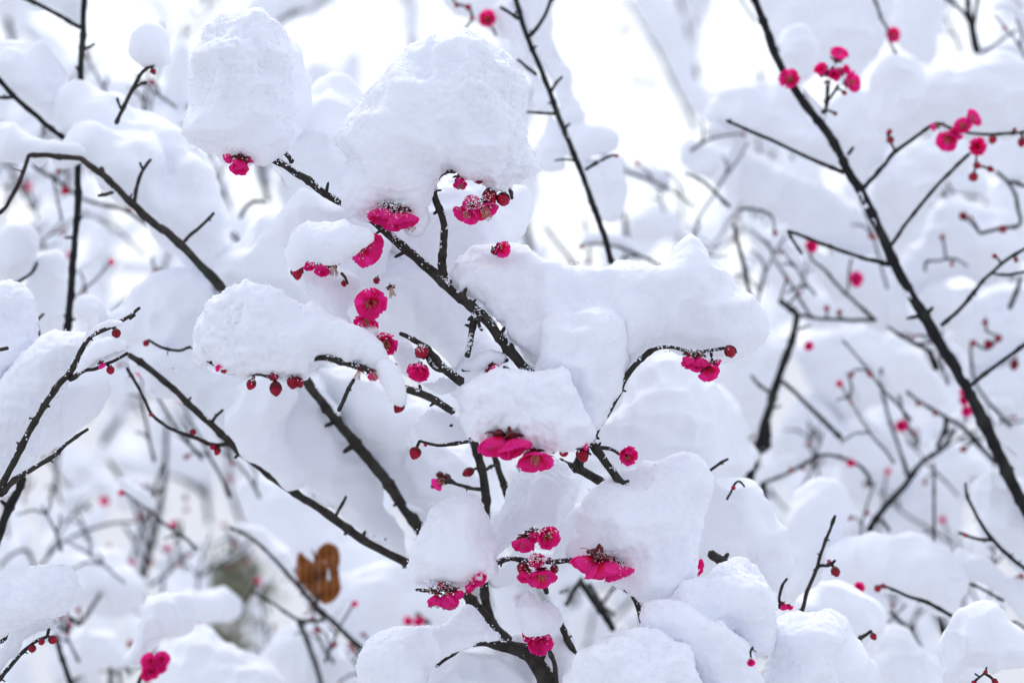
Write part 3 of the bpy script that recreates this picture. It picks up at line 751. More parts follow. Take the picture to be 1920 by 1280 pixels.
C14 = branch("curved dark twig at the right edge below the pink spray, out of focus", 1.38,
  [([(1868,322),(1888,340),(1902,362),(1908,390),(1914,415),(1905,425),(1875,428),(1838,438)], 4, 4), ([(1895,340),(1925,350)], 4, 4)], buds=[(1880,430,8),(1806,405,8),(1820,407,4)], spur=.1)
C15 = branch("sturdy stem right of centre bending left at its top, out of focus", 1.4,
  [([(1462,564),(1478,576),(1493,590),(1487,630),(1470,680),(1450,740),(1432,800),(1413,870),(1405,900)], 6, 10.5),
   ([(1495,590),(1520,594),(1545,598),(1600,600),(1643,600)], 4, 4), ([(1640,600),(1610,572),(1575,540),(1545,505),(1525,490),(1517,470)], 4, 3),
   ([(1520,593),(1500,560),(1475,520),(1455,490),(1440,460),(1405,430)], 3.5, 2.5,.12), ([(1590,545),(1593,505),(1597,485)],2.5,2.5),
   ([(1468,715),(1500,745),(1535,780),(1578,822)], 4.5, 5), ([(1442,735),(1425,722),(1408,703)], 4, 3),
   ([(1437,790),(1438,815),(1437,840)], 9, 9), ([(1450,765),(1465,760)],3,2), ([(1490,620),(1520,610)],3,2.5)],
  flowers=[(1520,461,13,(.2,-.2,.8),{'typ':'cup','stam':None}),(1604,523,15,(.3,-.2,.9),{'typ':'open','stam':None}),(1516,648,10,(.1,-.2,.9),{'typ':'cup','stam':None})],
  buds=[(1453,436,5),(1550,578,6),(1574,585,5),(1497,550,4),(1475,523,4)], spur=.12)
C16 = branch("narrow greenish stem standing left of the sturdy stem, out of focus", 1.43, [([(1376,420),(1386,465),(1396,505),(1404,545),(1410,570)], 4, 5.5), ([(1418,580),(1424,610),(1426,640)], 6.5, 6.5)], spur=.1)
C17 = branch("hooked thin twig arching over the sky gap right of centre", 1.4, [([(1384,394),(1405,391),(1432,396),(1448,408),(1452,428)], 3, 2.5),([(1283,325),(1310,335),(1335,355),(1368,388)], 2.5, 4)], spur=.3)
C18 = branch("dark forked stem hanging at the top right corner, out of focus", 1.45,
  [([(1812,-20),(1818,30),(1824,60),(1832,98)], 6, 8.5), ([(1768,-8),(1790,8),(1808,26),(1818,42)], 4, 4.5), ([(1834,-10),(1830,20),(1826,55)], 4.5, 4,(.02,0)), ([(1842,98),(1875,78),(1915,50)], 3, 2.5,.02)], spur=.1)
C19 = branch("bent twig with a pink blossom and a red bud at the top right", 1.37,
  [([(1634,-12),(1645,12),(1652,35),(1662,52),(1668,80),(1678,96),(1688,108),(1705,112)], 3, 3)], flowers=[(1674,66,16,(.35,.0,.9),{'typ':'cup','npet':6})], buds=[(1669,106,8)], spur=.3)
C20 = branch("dark branch slanting up through the lower right, forked at its top, out of focus", 1.41,
  [([(1628,995),(1648,965),(1675,932),(1700,905),(1730,865),(1765,842),(1790,805)], 8, 4.5), ([(1705,905),(1700,880),(1690,850)], 3.5, 3), ([(1775,783),(1770,810),(1757,838)], 6.5, 5),
   ([(1776,783),(1750,768),(1720,750),(1700,733)], 4, 3), ([(1778,785),(1805,800),(1840,838),(1868,868)], 4, 6), ([(1655,975),(1668,995)], 4, 4)],
  buds=[(1721,757,5),(1753,775,5),(1806,842,7)], spur=.2)
C21 = branch("thin branch with three magenta blossoms close to the long right branch", 1.38,
  [([(1745,660),(1752,690),(1758,690)], 6, 3), ([(1810,790),(1808,760),(1806,730)], 2.5, 2)],
  flowers=[(1808,734,10,(-.2,.2,.8),{'typ':'cup','stam':None}),(1807,749,11,(.1,-.2,.8),{'typ':'cup','stam':None}),(1813,770,12,(.1,-.3,.8),{'typ':'cup','stam':None})], spur=.1)
C22 = branch("dark ragged twig coming down from the left of the long right branch at mid height", 1.38,
  [([(1664,612),(1688,628),(1715,643),(1738,655),(1750,675),(1757,692)], 3, 7), ([(1720,644),(1758,640)], 3, 3)], spur=.5)
C23 = branch("thin dark branch descending to the right edge, side twig with a knob at its left", 1.24,
  [([(1810,905),(1812,925),(1820,945),(1838,978),(1860,1010),(1890,1040),(1930,1072)], 2.8, 5), ([(1858,1012),(1835,1010),(1812,1003),(1798,998)], 4, 3)], buds=[(1810,1003,5)], spur=.6)
C24 = branch("thin branch pointing left in the lower right with a wine red bud at the tip", 1.22,
  [([(1642,1098),(1665,1100),(1700,1116),(1745,1132),(1785,1154)], 3, 4.5)], flowers=[(1611,1100,11,(-.2,0,.9),{'typ':'cup','stam':None})], buds=[(1645,1103,7),(1656,1098,5)], spur=.4)
C25 = branch("straight thin branch crossing the small red bud twig in the lower right", 1.28,
  [([(1690,1040),(1708,1072),(1730,1108),(1752,1140),(1765,1175),(1773,1212)], 2.6, 4)], buds=[(1709,1077,6),(1731,1108,5)], spur=.4)
C26 = branch("gently arching thin twig right of the crossing branches at lower right", 1.28, [([(1763,1086),(1790,1087),(1820,1094),(1850,1108),(1882,1126)], 2.6, 3.2)])
C27 = branch("blurred upright twig near the bottom right edge of the frame", 1.36, [([(1668,1146),(1690,1165),(1710,1185),(1725,1215),(1740,1250),(1755,1300)], 3, 8), ([(1712,1184),(1714,1172)], 3, 2)], spur=.2)
C28 = branch("short twig with one dark red bud low on the right", 1.14, [([(1634,1182),(1620,1190),(1608,1198),(1597,1212)], 3.5, 4.5), ([(1610,1196),(1614,1204)],3,3.5)], buds=[(1638,1193,7.5)], focal=True, spur=.5)
C29 = branch("dark stub of a stem half sunk in snow at lower right", 1.4, [([(1570,1078),(1562,1092),(1553,1108)], 7, 8)], spur=0)
C30 = branch("reddish budded twig at the far right edge low down", 1.3, [([(1930,1075),(1912,1080),(1898,1085)], 3.5, 3), ([(1890,1195),(1900,1165),(1925,1180)],3,3)], buds=[(1891,1091,6),(1916,1078,6)])
C31 = branch("dark stem at the bottom edge beneath the lower right clumps", 1.16, [([(1574,1258),(1590,1275),(1605,1300)], 9, 11)], spur=0)
C32 = branch("dry bud spray half buried at the foot of the bottom right snow mound", 1.09,
  [([(1832,1272),(1845,1262),(1850,1250)], 2.5, 2), ([(1838,1268),(1828,1262)],2,2)], buds=[(1826,1280,6),(1848,1259,4),(1866,1277,6)], focal=True, spur=.6)
C33 = branch("dark tapering branch hanging from the top edge right of the biggest snow dome", 1.24,
  [([(960,-25),(975,28),(990,72),(1010,120),(1030,170),(1046,216),(1068,270),(1090,325),(1115,392),(1135,450),(1146,492)], 5.5, 6.5),
   ([(1038,-12),(1018,35),(993,68)], 3.5, 4.5), ([(938,14),(955,24),(972,36)], 3, 3.8), ([(970,112),(985,124),(1006,140)], 3, 4), ([(1033,172),(1042,158),(1054,144)], 3.8, 2.8),
   ([(1042,214),(1015,212),(988,210)], 3.8, 2.6), ([(1098,318),(1125,302),(1140,294),(1152,290)], 4, 2.8), ([(1078,302),(1060,299),(1040,301)], 3, 2), ([(1060,240),(1068,232)], 3, 2.5)], buds=[(1156,292,4)], spur=.2)
C34 = branch("blurred pair of thin stems rising behind the long right clump", 1.75, [([(1020,422),(1045,455),(1080,500)], 3, 4.5), ([(1095,412),(1102,450),(1106,495)], 3.5, 4,-.15), ([(1170,400),(1174,440),(1180,465),(1168,490)], 5, 5,-.1)], buds=[(1105,491,6)], spur=.15)
C35 = branch("pale blurred branch leaning in the sky gap at top right of centre", 2.3,
  [([(1165,-5),(1185,20),(1215,68),(1238,108),(1262,160),(1282,195),(1305,245)], 3, 4.5), ([(1160,50),(1185,62)], 4, 3), ([(1262,90),(1240,75),(1225,70)], 3.5, 3.5), ([(1235,160),(1180,150)], 3, 3),([(1275,350),(1278,400),(1275,460)], 4, 4,.1)], spur=.1)
C36 = branch("pale blurred forked stem at the top left with one pink bud", 2.3,
  [([(345,40),(344,110),(339,180),(335,245)], 3.5, 4.5), ([(418,-8),(385,32),(345,68)], 2.5, 3), ([(300,130),(320,170),(336,200)], 3, 4),([(370,20),(350,30)],4,3)], buds=[(344,108,8)], spur=.1)
C37 = branch("blossoming twig peeping over the tallest snow clump at the top edge", 1.32,
  [([(846,-5),(857,8),(872,12),(882,22),(886,36)], 2.5, 2.5), ([(918,45),(925,55),(930,68)], 2.5, 2.5)],
  flowers=[(915,36,17,(.0,.1,.98),{'typ':'cup','npet':7,'stam':0})], buds=[(856,10,6),(878,14,7),(886,34,5),(865,67,6)], spur=.2)
C38 = branch("blurred upright stem in the lower left with a branching foot", 1.75,
  [([(312,785),(311,850),(306,915),(292,990),(275,1055),(254,1122)], 4, 8), ([(255,905),(270,960),(285,1000),(292,1020)], 3, 3.5,(.2,0)), ([(205,865),(240,920),(262,975),(278,1035)], 4, 5,(.2,0)), ([(232,985),(250,1010),(268,1050)],3,4)],
  flowers=[(196,938,11,(0,-.5,.8),{'typ':'cup','stam':None}),(245,1054,9,(0,-.5,.8),{'typ':'cup','stam':None})], buds=[(272,912,6),(348,933,5),(349,955,5),(263,968,7),(430,897,7)], spur=.1)
C39 = branch("blurred arc of twig bowing over the lower left snow", 1.6, [([(75,1062),(110,1022),(160,995),(215,980),(255,978)], 3.5, 3), ([(0,1062),(20,1040),(50,1032),(66,1066)], 3.5, 4,.05)], spur=.1)
C40 = branch("blurred twig looping below a snow hump in the bottom left", 1.5, [([(132,1282),(165,1255),(200,1237),(225,1236),(243,1258)], 4, 5), ([(208,1240),(208,1300)], 6, 6,.1)], spur=.1)
C41 = branch("dark straight stem going down at the bottom left beside the red buds", 1.35, [([(104,1190),(113,1220),(122,1250),(134,1285)], 5, 6.5), ([(135,1160),(150,1168),(165,1150),(190,1110)], 5, 4,.2)], spur=.1)
C42 = branch("magenta blossom cluster hanging under the bottom left snow drop", 1.22,
  [([(268,1262),(262,1275),(256,1300)], 4, 5), ([(268,1262),(285,1245),(300,1228)], 3, 3)],
  flowers=[(281,1240,17,(-.3,.1,.9),{'typ':'open','npet':7,'stam':None}),(303,1236,16,(.3,.1,.9),{'typ':'open','npet':7,'stam':None}),(284,1256,17,(-.1,-.4,.9),{'typ':'open','npet':7,'stam':None}),(299,1249,14,(.3,-.2,.9),{'typ':'cup','npet':5,'stam':None}),(275,1267,12,(-.3,-.5,.8),{'typ':'cup','npet':5,'stam':None})])
C43 = branch("small blurred twig with a pink blossom right of the magenta cluster", 1.5, [([(378,1150),(372,1168),(368,1190)], 2.5, 2.5)], flowers=[(372,1174,11,(-.1,-.2,.9),{'typ':'cup','stam':None})])
C44 = branch("blurred slanting twig behind the left snow shelf with a red bud", 1.45,
  [([(60,308),(85,325),(108,338),(122,350)], 3.5, 5), ([(122,350),(155,372),(200,385),(240,396),(292,432),(340,480)], 3, 6)], buds=[(122,358,9)], spur=.1)
C45 = branch("small blurred twig with a brown bud in the gap between two lower left slopes", 1.35, [([(590,812),(600,812),(612,818)], 2, 2)], buds=[(600,821,5)])
C46 = branch("pair of pink blossoms out of focus behind the bottom centre snow", 1.45, [([(805,1168),(790,1158),(780,1150)], 6, 4)], flowers=[(766,1163,10,(-.2,0,.9),{'typ':'cup','stam':None}),(785,1164,10,(.2,0,.9),{'typ':'cup','stam':None})])
C47 = branch("short blurred twigs with a budding tip left of the upright grey stem", 1.25, [([(757,862),(775,878),(797,899)], 3, 4)], spur=.4)
C48 = branch("single pink petal twig in the gap under the middle flowers", 1.2, [([(968,872),(975,882),(980,900)], 2, 2)], flowers=[(977,893,9,(.3,-.3,.8),{'typ':'cup','npet':2,'stam':None})])
C49 = branch("crossed thin stems out of focus at the right, a pink blossom between them", 1.45,
  [([(1652,690),(1655,740),(1672,800),(1690,850),(1700,890)], 3.5, 4), ([(1685,740),(1700,790),(1722,830)], 3, 3.5), ([(1750,870),(1752,930),(1750,1032)], 3, 3.5,-.1),([(1820,640),(1830,720),(1895,800)],3,4)],
  flowers=[(1690,797,13,(0,-.2,.9),{'typ':'cup','stam':None})], spur=.1)
C50 = branch("low blurred twigs with two pink buds right of the lower pyramid", 1.42,
  [([(1430,905),(1470,890),(1510,868),(1550,852),(1600,866),(1628,890),(1630,910)], 3, 4.5), ([(1430,905),(1434,930),(1438,955)], 6, 5)], flowers=[(1595,867,9,(0,-.4,.8),{'typ':'cup','stam':None})], buds=[(1483,881,6),(1507,879,4)], spur=.2)
C51 = branch("snowy twig with red buds in the right hand hollow beside the long branch", 1.4,
  [([(1848,595),(1850,620),(1870,633),(1850,655),(1825,640)], 2.5, 2.5), ([(1735,508),(1738,490),(1760,488),(1790,485),(1815,500)], 3, 2)],
  buds=[(1825,643,6),(1853,645,9),(1872,634,7),(1847,605,7),(1785,495,5),(1767,445,5),(1902,682,9)], spur=.3)
C52 = branch("dark leaning stick at the right edge, out of focus", 1.42, [([(1914,520),(1905,548),(1893,578)], 4.5, 5.5)], spur=.1)
C53 = branch("budding twig with a single pink bloom at the far right, low", 1.4, [([(1890,955),(1905,962),(1925,960)], 2.5, 2.5)], flowers=[(1905,962,10,(-.1,0,.9),{'typ':'cup','stam':None})])
C54 = branch("red bud alone on a short blurred twig upper left of the centre left clump", 1.5, [([(286,480),(288,497),(300,507),(330,508)], 2.5, 2.5)], buds=[(292,510,6)])
C55 = branch("arched blurred twig between the upper left slope and the middle branch", 1.45, [([(494,380),(478,378),(460,390),(450,408)], 4, 4), ([(405,400),(390,425),(372,430)],3,3)], spur=.1)
C56 = branch("short pink petal spur in the bright gap right of the forked branch", 1.5, [([(1250,740),(1256,752)], 2, 2)], flowers=[(1258,748,6,(.2,-.1,.9),{'typ':'cup','stam':None})])
C57 = branch("hair-thin twig at the top edge in the sky gap left of the long right branch", 1.5, [([(1384,-12),(1398,14),(1418,42)], 2, 2.4)], spur=.1)

# ------------------------------------------------------------------ snow in focus
S = snow
S("tall thimble-shaped snow clump at the upper left above drooping red buds", 1.055, [(408,268),(390,262),(372,240),(366,205),(374,160),(368,115),(380,72),(402,42),(432,26),(470,20),(505,34),(530,58),(540,92),(534,132),(527,168),(533,200),(525,228),(526,258),(524,280),(503,290),(480,284),(455,290),(430,282)], T=.042, focal=True)
S("blurred snow lobe leaning behind the thimble-shaped clump", 1.13, [(500,30),(540,46),(562,72),(578,110),(585,150),(578,205),(562,250),(552,280),(530,290),(505,250),(495,150)], T=.03)
S("broad soft snow bank between the thimble-shaped clump and the tallest clump", 1.17, [(548,235),(575,200),(615,182),(660,180),(700,220),(715,320),(700,400),(650,420),(600,370),(560,325),(525,292)], T=.03)
S("biggest snow clump, high dome standing over the centre of the picture", 1.06, [(662,380),(655,350),(664,310),(660,268),(664,226),(684,186),(712,150),(750,114),(800,90),(850,76),(905,64),(940,74),(962,96),(970,134),(978,180),(988,230),(1000,280),(1003,316),(985,336),(962,350),(945,362),(925,348),(895,328),(860,308),(835,314),(815,335),(803,365),(800,402),(786,428),(768,408),(745,385),(722,378),(700,392),(678,398)], T=.05, k=.8, focal=True, lump=1.25)
S("rounded snow bulge on the right face of the biggest dome", 1.047, [(846,232),(870,205),(912,192),(955,208),(985,240),(1000,285),(998,320),(965,348),(930,352),(900,328),(868,306),(848,270)], T=.034, focal=True)
S("snow filling the hollow behind the hooked side branch", 1.135, [(690,400),(735,380),(800,350),(860,320),(930,340),(975,350),(990,385),(985,430),(955,462),(905,482),(870,505),(848,535),(805,515),(740,462),(700,435)], T=.035)
S("little snow cap over the red cluster left of centre", 1.03, [(545,486),(548,455),(560,435),(590,420),(625,418),(650,428),(672,442),(690,448),(678,470),(655,486),(630,492),(600,486),(575,478),(555,496)], T=.024, focal=True)
S("snow wedge behind the little cap under the long branch's upper end", 1.11, [(542,430),(548,395),(575,362),(615,362),(650,385),(690,415),(705,450),(690,500),(660,520),(620,480),(570,450)], T=.024)
S("smooth lilac-grey snow wall under the long branch at the centre", 1.13, [(610,500),(650,440),(700,430),(745,462),(800,512),(850,560),(888,590),(892,630),(872,680),(860,705),(832,682),(800,650),(760,630),(730,640),(690,640),(650,600)], T=.032, k=.6)
S("snow patch just left of the red double blossom", 1.075, [(560,520),(600,500),(640,505),(672,530),(668,560),(655,590),(655,615),(610,590),(570,560)], T=.02, focal=True)
S("long level snow clump stretching right of centre, lumpy right end above pink blossoms", 1.075, [(845,540),(846,515),(862,492),(890,477),(935,474),(985,480),(1030,488),(1070,498),(1120,496),(1150,488),(1185,480),(1225,488),(1252,482),(1278,466),(1312,474),(1345,490),(1368,520),(1388,552),(1405,568),(1420,598),(1412,628),(1394,640),(1374,650),(1340,662),(1310,664),(1280,655),(1255,645),(1225,650),(1196,676),(1165,715),(1140,765),(1118,800),(1080,760),(1020,710),(985,680),(955,640),(925,602),(890,572),(860,555)], T=.04, k=.6, focal=True, lump=1.15)
S("powdery snow lump on the fork where the upright side branch leaves the long branch", 1.07, [(842,545),(846,520),(858,500),(875,488),(905,490),(940,505),(960,540),(945,570),(915,590),(885,575),(862,556)], T=.024, focal=True)
S("upright snow ridge falling from the long level clump to the two-lobed clump", 1.05, [(1000,705),(1015,665),(1028,622),(1050,585),(1090,566),(1125,575),(1148,602),(1156,650),(1158,700),(1143,750),(1122,795),(1095,800),(1050,750)], T=.03, focal=True)
S("left lobe of the two-lobed snow clump above the paired magenta flowers", 1.035, [(848,772),(846,742),(862,720),(900,706),(945,704),(985,712),(1010,722),(1030,760),(1025,810),(1010,838),(980,824),(948,812),(915,822),(880,814),(858,800)], T=.03, focal=True)
S("right lobe of the two-lobed snow clump above a row of hanging buds", 1.03, [(990,760),(1000,720),(1030,698),(1062,696),(1090,718),(1108,760),(1115,800),(1102,825),(1072,832),(1040,838),(1010,838),(992,810)], T=.027, focal=True)
S("low flat snow clump left of centre with a rounded head, buds hanging under it", 1.035, [(376,642),(382,606),(396,574),(428,552),(468,543),(503,550),(528,573),(560,582),(600,576),(645,590),(690,610),(718,640),(728,672),(715,700),(690,690),(655,672),(615,664),(588,668),(570,682),(560,700),(530,706),(480,702),(440,690),(408,674),(386,666)], T=.032, k=.65, focal=True)
S("narrow snow drip hanging beside the lone round bud", 1.025, [(712,690),(725,668),(740,680),(748,705),(752,735),(742,756),(728,745),(718,720)], T=.012, focal=True)
S("flower-shading snow patch under the cup-shaped bloom left of the drip", 1.05, [(650,610),(668,618),(700,612),(712,640),(705,670),(725,690),(700,688),(660,670)], T=.014, focal=True)
S("small snow tuft between the two short red twigs at the centre", 1.07, [(745,640),(765,640),(785,670),(775,690),(768,700),(790,712),(830,712),(845,735),(810,740),(780,725),(755,700),(742,670)], T=.014, focal=True)
S("pale snow ledge above the short level twig at the centre", 1.06, [(866,690),(880,672),(905,660),(935,662),(950,672),(920,683),(890,690)], T=.012, focal=True)
S("snow filling the triangle below the long branch at the centre", 1.14, [(880,600),(905,615),(930,645),(955,680),(1000,715),(960,725),(900,720),(860,715),(868,660)], T=.02)
S("snow step left of the two-lobed clump beside the thin end of the twig", 1.08, [(768,800),(790,790),(810,760),(850,775),(870,810),(880,828),(840,828),(800,832),(782,845),(770,835)], T=.02, focal=True)
S("snow strip hanging along the arching right branch, seen behind it", 1.17, [(1118,815),(1145,770),(1180,715),(1220,670),(1250,690),(1300,720),(1330,770),(1340,830),(1320,880),(1250,870),(1170,900),(1130,860)], T=.03)
S("snow pyramid at the lower centre, bottom left slope over flowers with pale stamens", 1.05, [(768,1075),(772,1030),(778,995),(800,968),(838,948),(880,944),(915,962),(935,990),(938,1025),(920,1062),(895,1075),(875,1090),(862,1112),(838,1100),(805,1098),(785,1092)], T=.036, focal=True)
S("soft snow peak between the two pyramids of the lower centre", 1.085, [(905,1000),(922,960),(955,925),(985,890),(1012,866),(1040,872),(1058,900),(1062,945),(1048,985),(1030,992),(1000,985),(970,995),(950,1015),(935,1045),(915,1050)], T=.024, focal=True)
S("snow pillow between the pink blooms and the big lower right slab", 1.12, [(930,1050),(960,1020),(1010,1030),(1045,1020),(1062,960),(1110,925),(1150,918),(1110,960),(1085,1010),(1075,1050),(1040,1060),(985,1090),(940,1100),(915,1080)], T=.024)
S("big slanting snow slab at the lower right of centre, magenta blossom at its left foot", 1.055, [(1078,1032),(1086,990),(1108,945),(1148,912),(1200,880),(1252,866),(1300,874),(1318,905),(1306,950),(1292,1000),(1290,1050),(1275,1110),(1248,1150),(1215,1140),(1196,1098),(1165,1068),(1130,1040),(1100,1030)], T=.042, k=.65, focal=True)
S("small snow lump under the double pink flower below the pyramids", 1.055, [(972,1105),(985,1098),(1005,1108),(1020,1118),(1045,1125),(1058,1150),(1045,1172),(1015,1186),(990,1190),(975,1165),(966,1130)], T=.018, focal=True)
S("smooth round snow dome cut by the bottom edge right of centre", 1.0, [(1055,1310),(1070,1255),(1098,1212),(1145,1186),(1200,1182),(1250,1200),(1295,1238),(1325,1290),(1330,1380),(1190,1420),(1060,1380)], T=.05, focal=True)
S("stepped snow clump right of the slab, flat shoulder on the right", 1.04, [(1262,1128),(1280,1100),(1320,1078),(1372,1048),(1410,1050),(1438,1075),(1450,1115),(1464,1165),(1448,1215),(1420,1235),(1395,1238),(1370,1200),(1330,1165),(1290,1145)], T=.032, focal=True)
S("narrow snow ridge sloping to the bottom edge between dome and stepped clump", 1.02, [(1212,1150),(1240,1128),(1290,1128),(1335,1155),(1372,1200),(1400,1245),(1425,1300),(1400,1350),(1330,1330),(1290,1260),(1240,1205)], T=.03, focal=True)
S("rounded snow block at the bottom edge right of the small pink bloom", 1.05, [(1432,1300),(1425,1250),(1448,1205),(1468,1165),(1505,1145),(1545,1150),(1568,1185),(1575,1240),(1572,1300),(1560,1370),(1440,1370)], T=.036, focal=True)
S("sloping snow at the bottom edge beside the rounded block", 1.12, [(1540,1160),(1575,1170),(1610,1220),(1640,1280),(1650,1360),(1550,1360)], T=.025)
S("large craggy snow bank filling the left edge behind the forked branch", 1.085, [(-60,760),(-10,730),(20,695),(50,660),(75,625),(100,613),(135,620),(170,632),(150,662),(135,695),(100,740),(60,800),(30,860),(0,920),(-60,960)], T=.036, focal=True)
S("snow tuft on the upper fork of the left branch", 1.04, [(140,640),(165,612),(195,598),(225,600),(215,612),(185,620),(165,636),(150,652)], T=.013, focal=True)
S("snow crust lying along the lower fork of the left branch", 1.045, [(140,700),(160,668),(200,650),(232,650),(242,660),(215,672),(185,685),(160,695)], T=.013, focal=True)
S("snow slope seen behind the lower fork on the left", 1.12, [(20,890),(60,800),(110,720),(150,690),(190,700),(190,750),(170,800),(125,832),(70,870),(30,905)], T=.026)
S("snow mound at the left edge below the hooked twig", 1.1, [(-40,545),(0,538),(30,548),(48,578),(48,620),(30,668),(10,700),(-40,730)], T=.026, focal=True)
S("lower left snow bank with a dark twig along its lower edge", 1.06, [(-50,1090),(0,1078),(45,1078),(85,1060),(120,1055),(135,1080),(128,1118),(100,1142),(60,1160),(20,1185),(-50,1225)], T=.03, focal=True)
S("snow on the budded twig in the bottom left corner", 1.075, [(-40,1230),(0,1212),(50,1180),(95,1152),(108,1165),(95,1185),(60,1205),(30,1228),(0,1262),(-40,1290)], T=.02, focal=True)
S("broad snow mound along the bottom edge left of the thick bough", 1.06, [(686,1330),(688,1270),(696,1225),(725,1198),(780,1188),(830,1182),(880,1150),(925,1170),(950,1190),(960,1206),(905,1198),(868,1206),(840,1225),(815,1250),(800,1300),(780,1360),(700,1370)], T=.034, focal=True)
S("round snow heap under the arching tip at the bottom edge", 1.10, [(812,1300),(825,1258),(855,1228),(905,1212),(960,1222),(1000,1248),(1018,1300),(1000,1370),(820,1370)], T=.03)
S("small pale snow pad under the bottom centre red flower", 1.09, [(940,1190),(965,1170),(1000,1180),(1060,1180),(1075,1230),(1060,1290),(1040,1310),(1020,1260),(990,1225),(955,1208)], T=.022)

# ------------------------------------------------------------------ snow just behind, slightly soft
S("wide snow shelf at the upper left that the stout branch emerges from", 1.235, [(130,296),(138,262),(132,215),(132,180),(155,162),(200,158),(238,170),(262,195),(305,212),(345,245),(385,300),(415,345),(425,400),(430,440),(470,470),(530,480),(548,520),(535,560),(470,556),(435,560),(385,512),(335,460),(280,415),(230,370),(190,330),(155,302)], T=.034, k=.6)
S("smooth rounded snow hump lying in front of the upper left shelf", 1.205, [(140,292),(142,262),(152,242),(195,234),(240,243),(270,262),(290,300),(330,360),(360,410),(352,440),(320,430),(270,392),(220,350),(175,312)], T=.028)
S("snow lobe on the right flank of the upper left shelf", 1.215, [(330,300),(370,300),(410,340),(430,400),(440,470),(420,530),(380,490),(345,440),(320,380)], T=.025)
S("soft snow field between the upper left slope and the centre left clump", 1.2, [(430,470),(480,430),(530,440),(560,480),(600,520),(640,560),(650,600),(600,590),(530,570),(440,560),(415,520)], T=.03)
S("little snow ball perched above the crooked twig at the upper left", 1.17, [(240,100),(246,70),(266,54),(298,50),(318,72),(316,96),(318,118),(296,124),(272,134),(250,122)], T=.022)
S("grey snow lump at the left edge over the descending dark branch", 1.25, [(-30,95),(20,86),(60,92),(92,125),(112,165),(118,215),(100,238),(70,212),(35,185),(-30,140)], T=.03)
S("flat snow tongue at the left edge above the level end of the stout branch", 1.19, [(-30,232),(30,226),(80,236),(120,258),(145,275),(150,296),(110,290),(60,292),(30,302),(-30,308)], T=.022)
S("snow wedge in the crotch of the upright stem at the top left", 1.26, [(55,-20),(150,-20),(150,46),(110,26),(70,4)], T=.02)
S("snow mound resting over the short hooked twig at the left edge", 1.26, [(-20,480),(10,448),(45,440),(70,462),(70,495),(48,518),(20,532),(-20,536)], T=.024)
S("snow heap behind the slanting stem at the left edge", 1.28, [(60,560),(70,510),(100,485),(128,500),(126,560),(118,610),(90,620),(70,600)], T=.022)
S("snow patch right of the upright left stem above the forked branch", 1.22, [(140,600),(150,560),(190,560),(225,585),(240,640),(235,680),(190,650),(160,625)], T=.02)
S("wide pale snow hill between the left fork and the centre left clump", 1.22, [(200,610),(225,560),(275,530),(345,515),(405,525),(440,560),(420,600),(395,650),(340,658),(285,640),(240,650)], T=.034)
S("huge snow slope above the long thin branch in the lower left", 1.19, [(245,668),(290,650),(360,660),(440,700),(520,715),(570,720),(615,780),(660,840),(705,900),(750,960),(785,1010),(772,1058),(690,1012),(605,952),(540,910),(480,866),(432,828),(400,798),(345,745),(285,692)], T=.036, k=.6)
S("cone of snow on the face of the huge lower left slope", 1.15, [(425,800),(432,750),(460,712),(510,706),(545,740),(560,800),(590,870),(560,905),(500,870),(455,840)], T=.03)
S("snow packed under the low flat clump beside the stout branch", 1.2, [(590,690),(640,690),(700,706),(755,735),(800,765),(790,830),(770,870),(790,930),(795,990),(750,925),(700,860),(640,790),(600,740)], T=.03)
S("snow slope right of the stout branch's lower end", 1.2, [(770,850),(830,830),(880,840),(900,880),(905,940),(840,950),(800,975),(785,940)], T=.028)
S("snow bank beneath the long thin branch, lower left of centre", 1.5, [(440,890),(490,890),(560,930),(640,985),(720,1035),(775,1075),(790,1130),(740,1190),(690,1210),(640,1170),(590,1110),(540,1060),(480,1000),(440,950)], T=.04)
S("snow heap right of the withered leaf, out of focus", 1.46, [(640,1090),(700,1060),(770,1070),(800,1110),(880,1130),(900,1165),(820,1195),(740,1200),(690,1220),(650,1170)], T=.03)
S("blurred snow stripe on the branch that carries the withered leaf", 1.43, [(435,985),(470,975),(520,1000),(560,1050),(600,1100),(640,1170),(600,1140),(555,1085),(515,1045),(478,1010)], T=.02)
S("blurred snow drop above the magenta cluster in the bottom left", 1.24, [(244,1190),(248,1150),(265,1130),(300,1122),(340,1130),(360,1160),(350,1200),(320,1218),(295,1228),(270,1240),(255,1262),(246,1230)], T=.026)
S("blurred level snow arm joining the snow drop in the bottom left", 1.42, [(330,1125),(370,1110),(420,1106),(448,1118),(440,1150),(400,1165),(365,1160)], T=.022)
S("soft snow hump in the bottom left left of the snow drop", 1.4, [(128,1230),(132,1190),(165,1172),(215,1175),(238,1200),(240,1245),(205,1238),(160,1258),(140,1275)], T=.026)
S("snow pile at the bottom edge left of the wide mound", 1.42, [(500,1230),(530,1180),(590,1165),(640,1195),(700,1245),(720,1330),(520,1350)], T=.035)
S("snow saddle between two blurred stems low on the left", 1.5, [(130,1120),(140,1060),(180,1030),(230,1040),(260,1080),(262,1120),(240,1150),(180,1160),(140,1150)], T=.03)
S("oblong snow lump behind the long twig in the gap left of the dark bough", 1.36, [(330,1200),(400,1200),(470,1230),(520,1290),(500,1350),(330,1350),(300,1280)], T=.03)

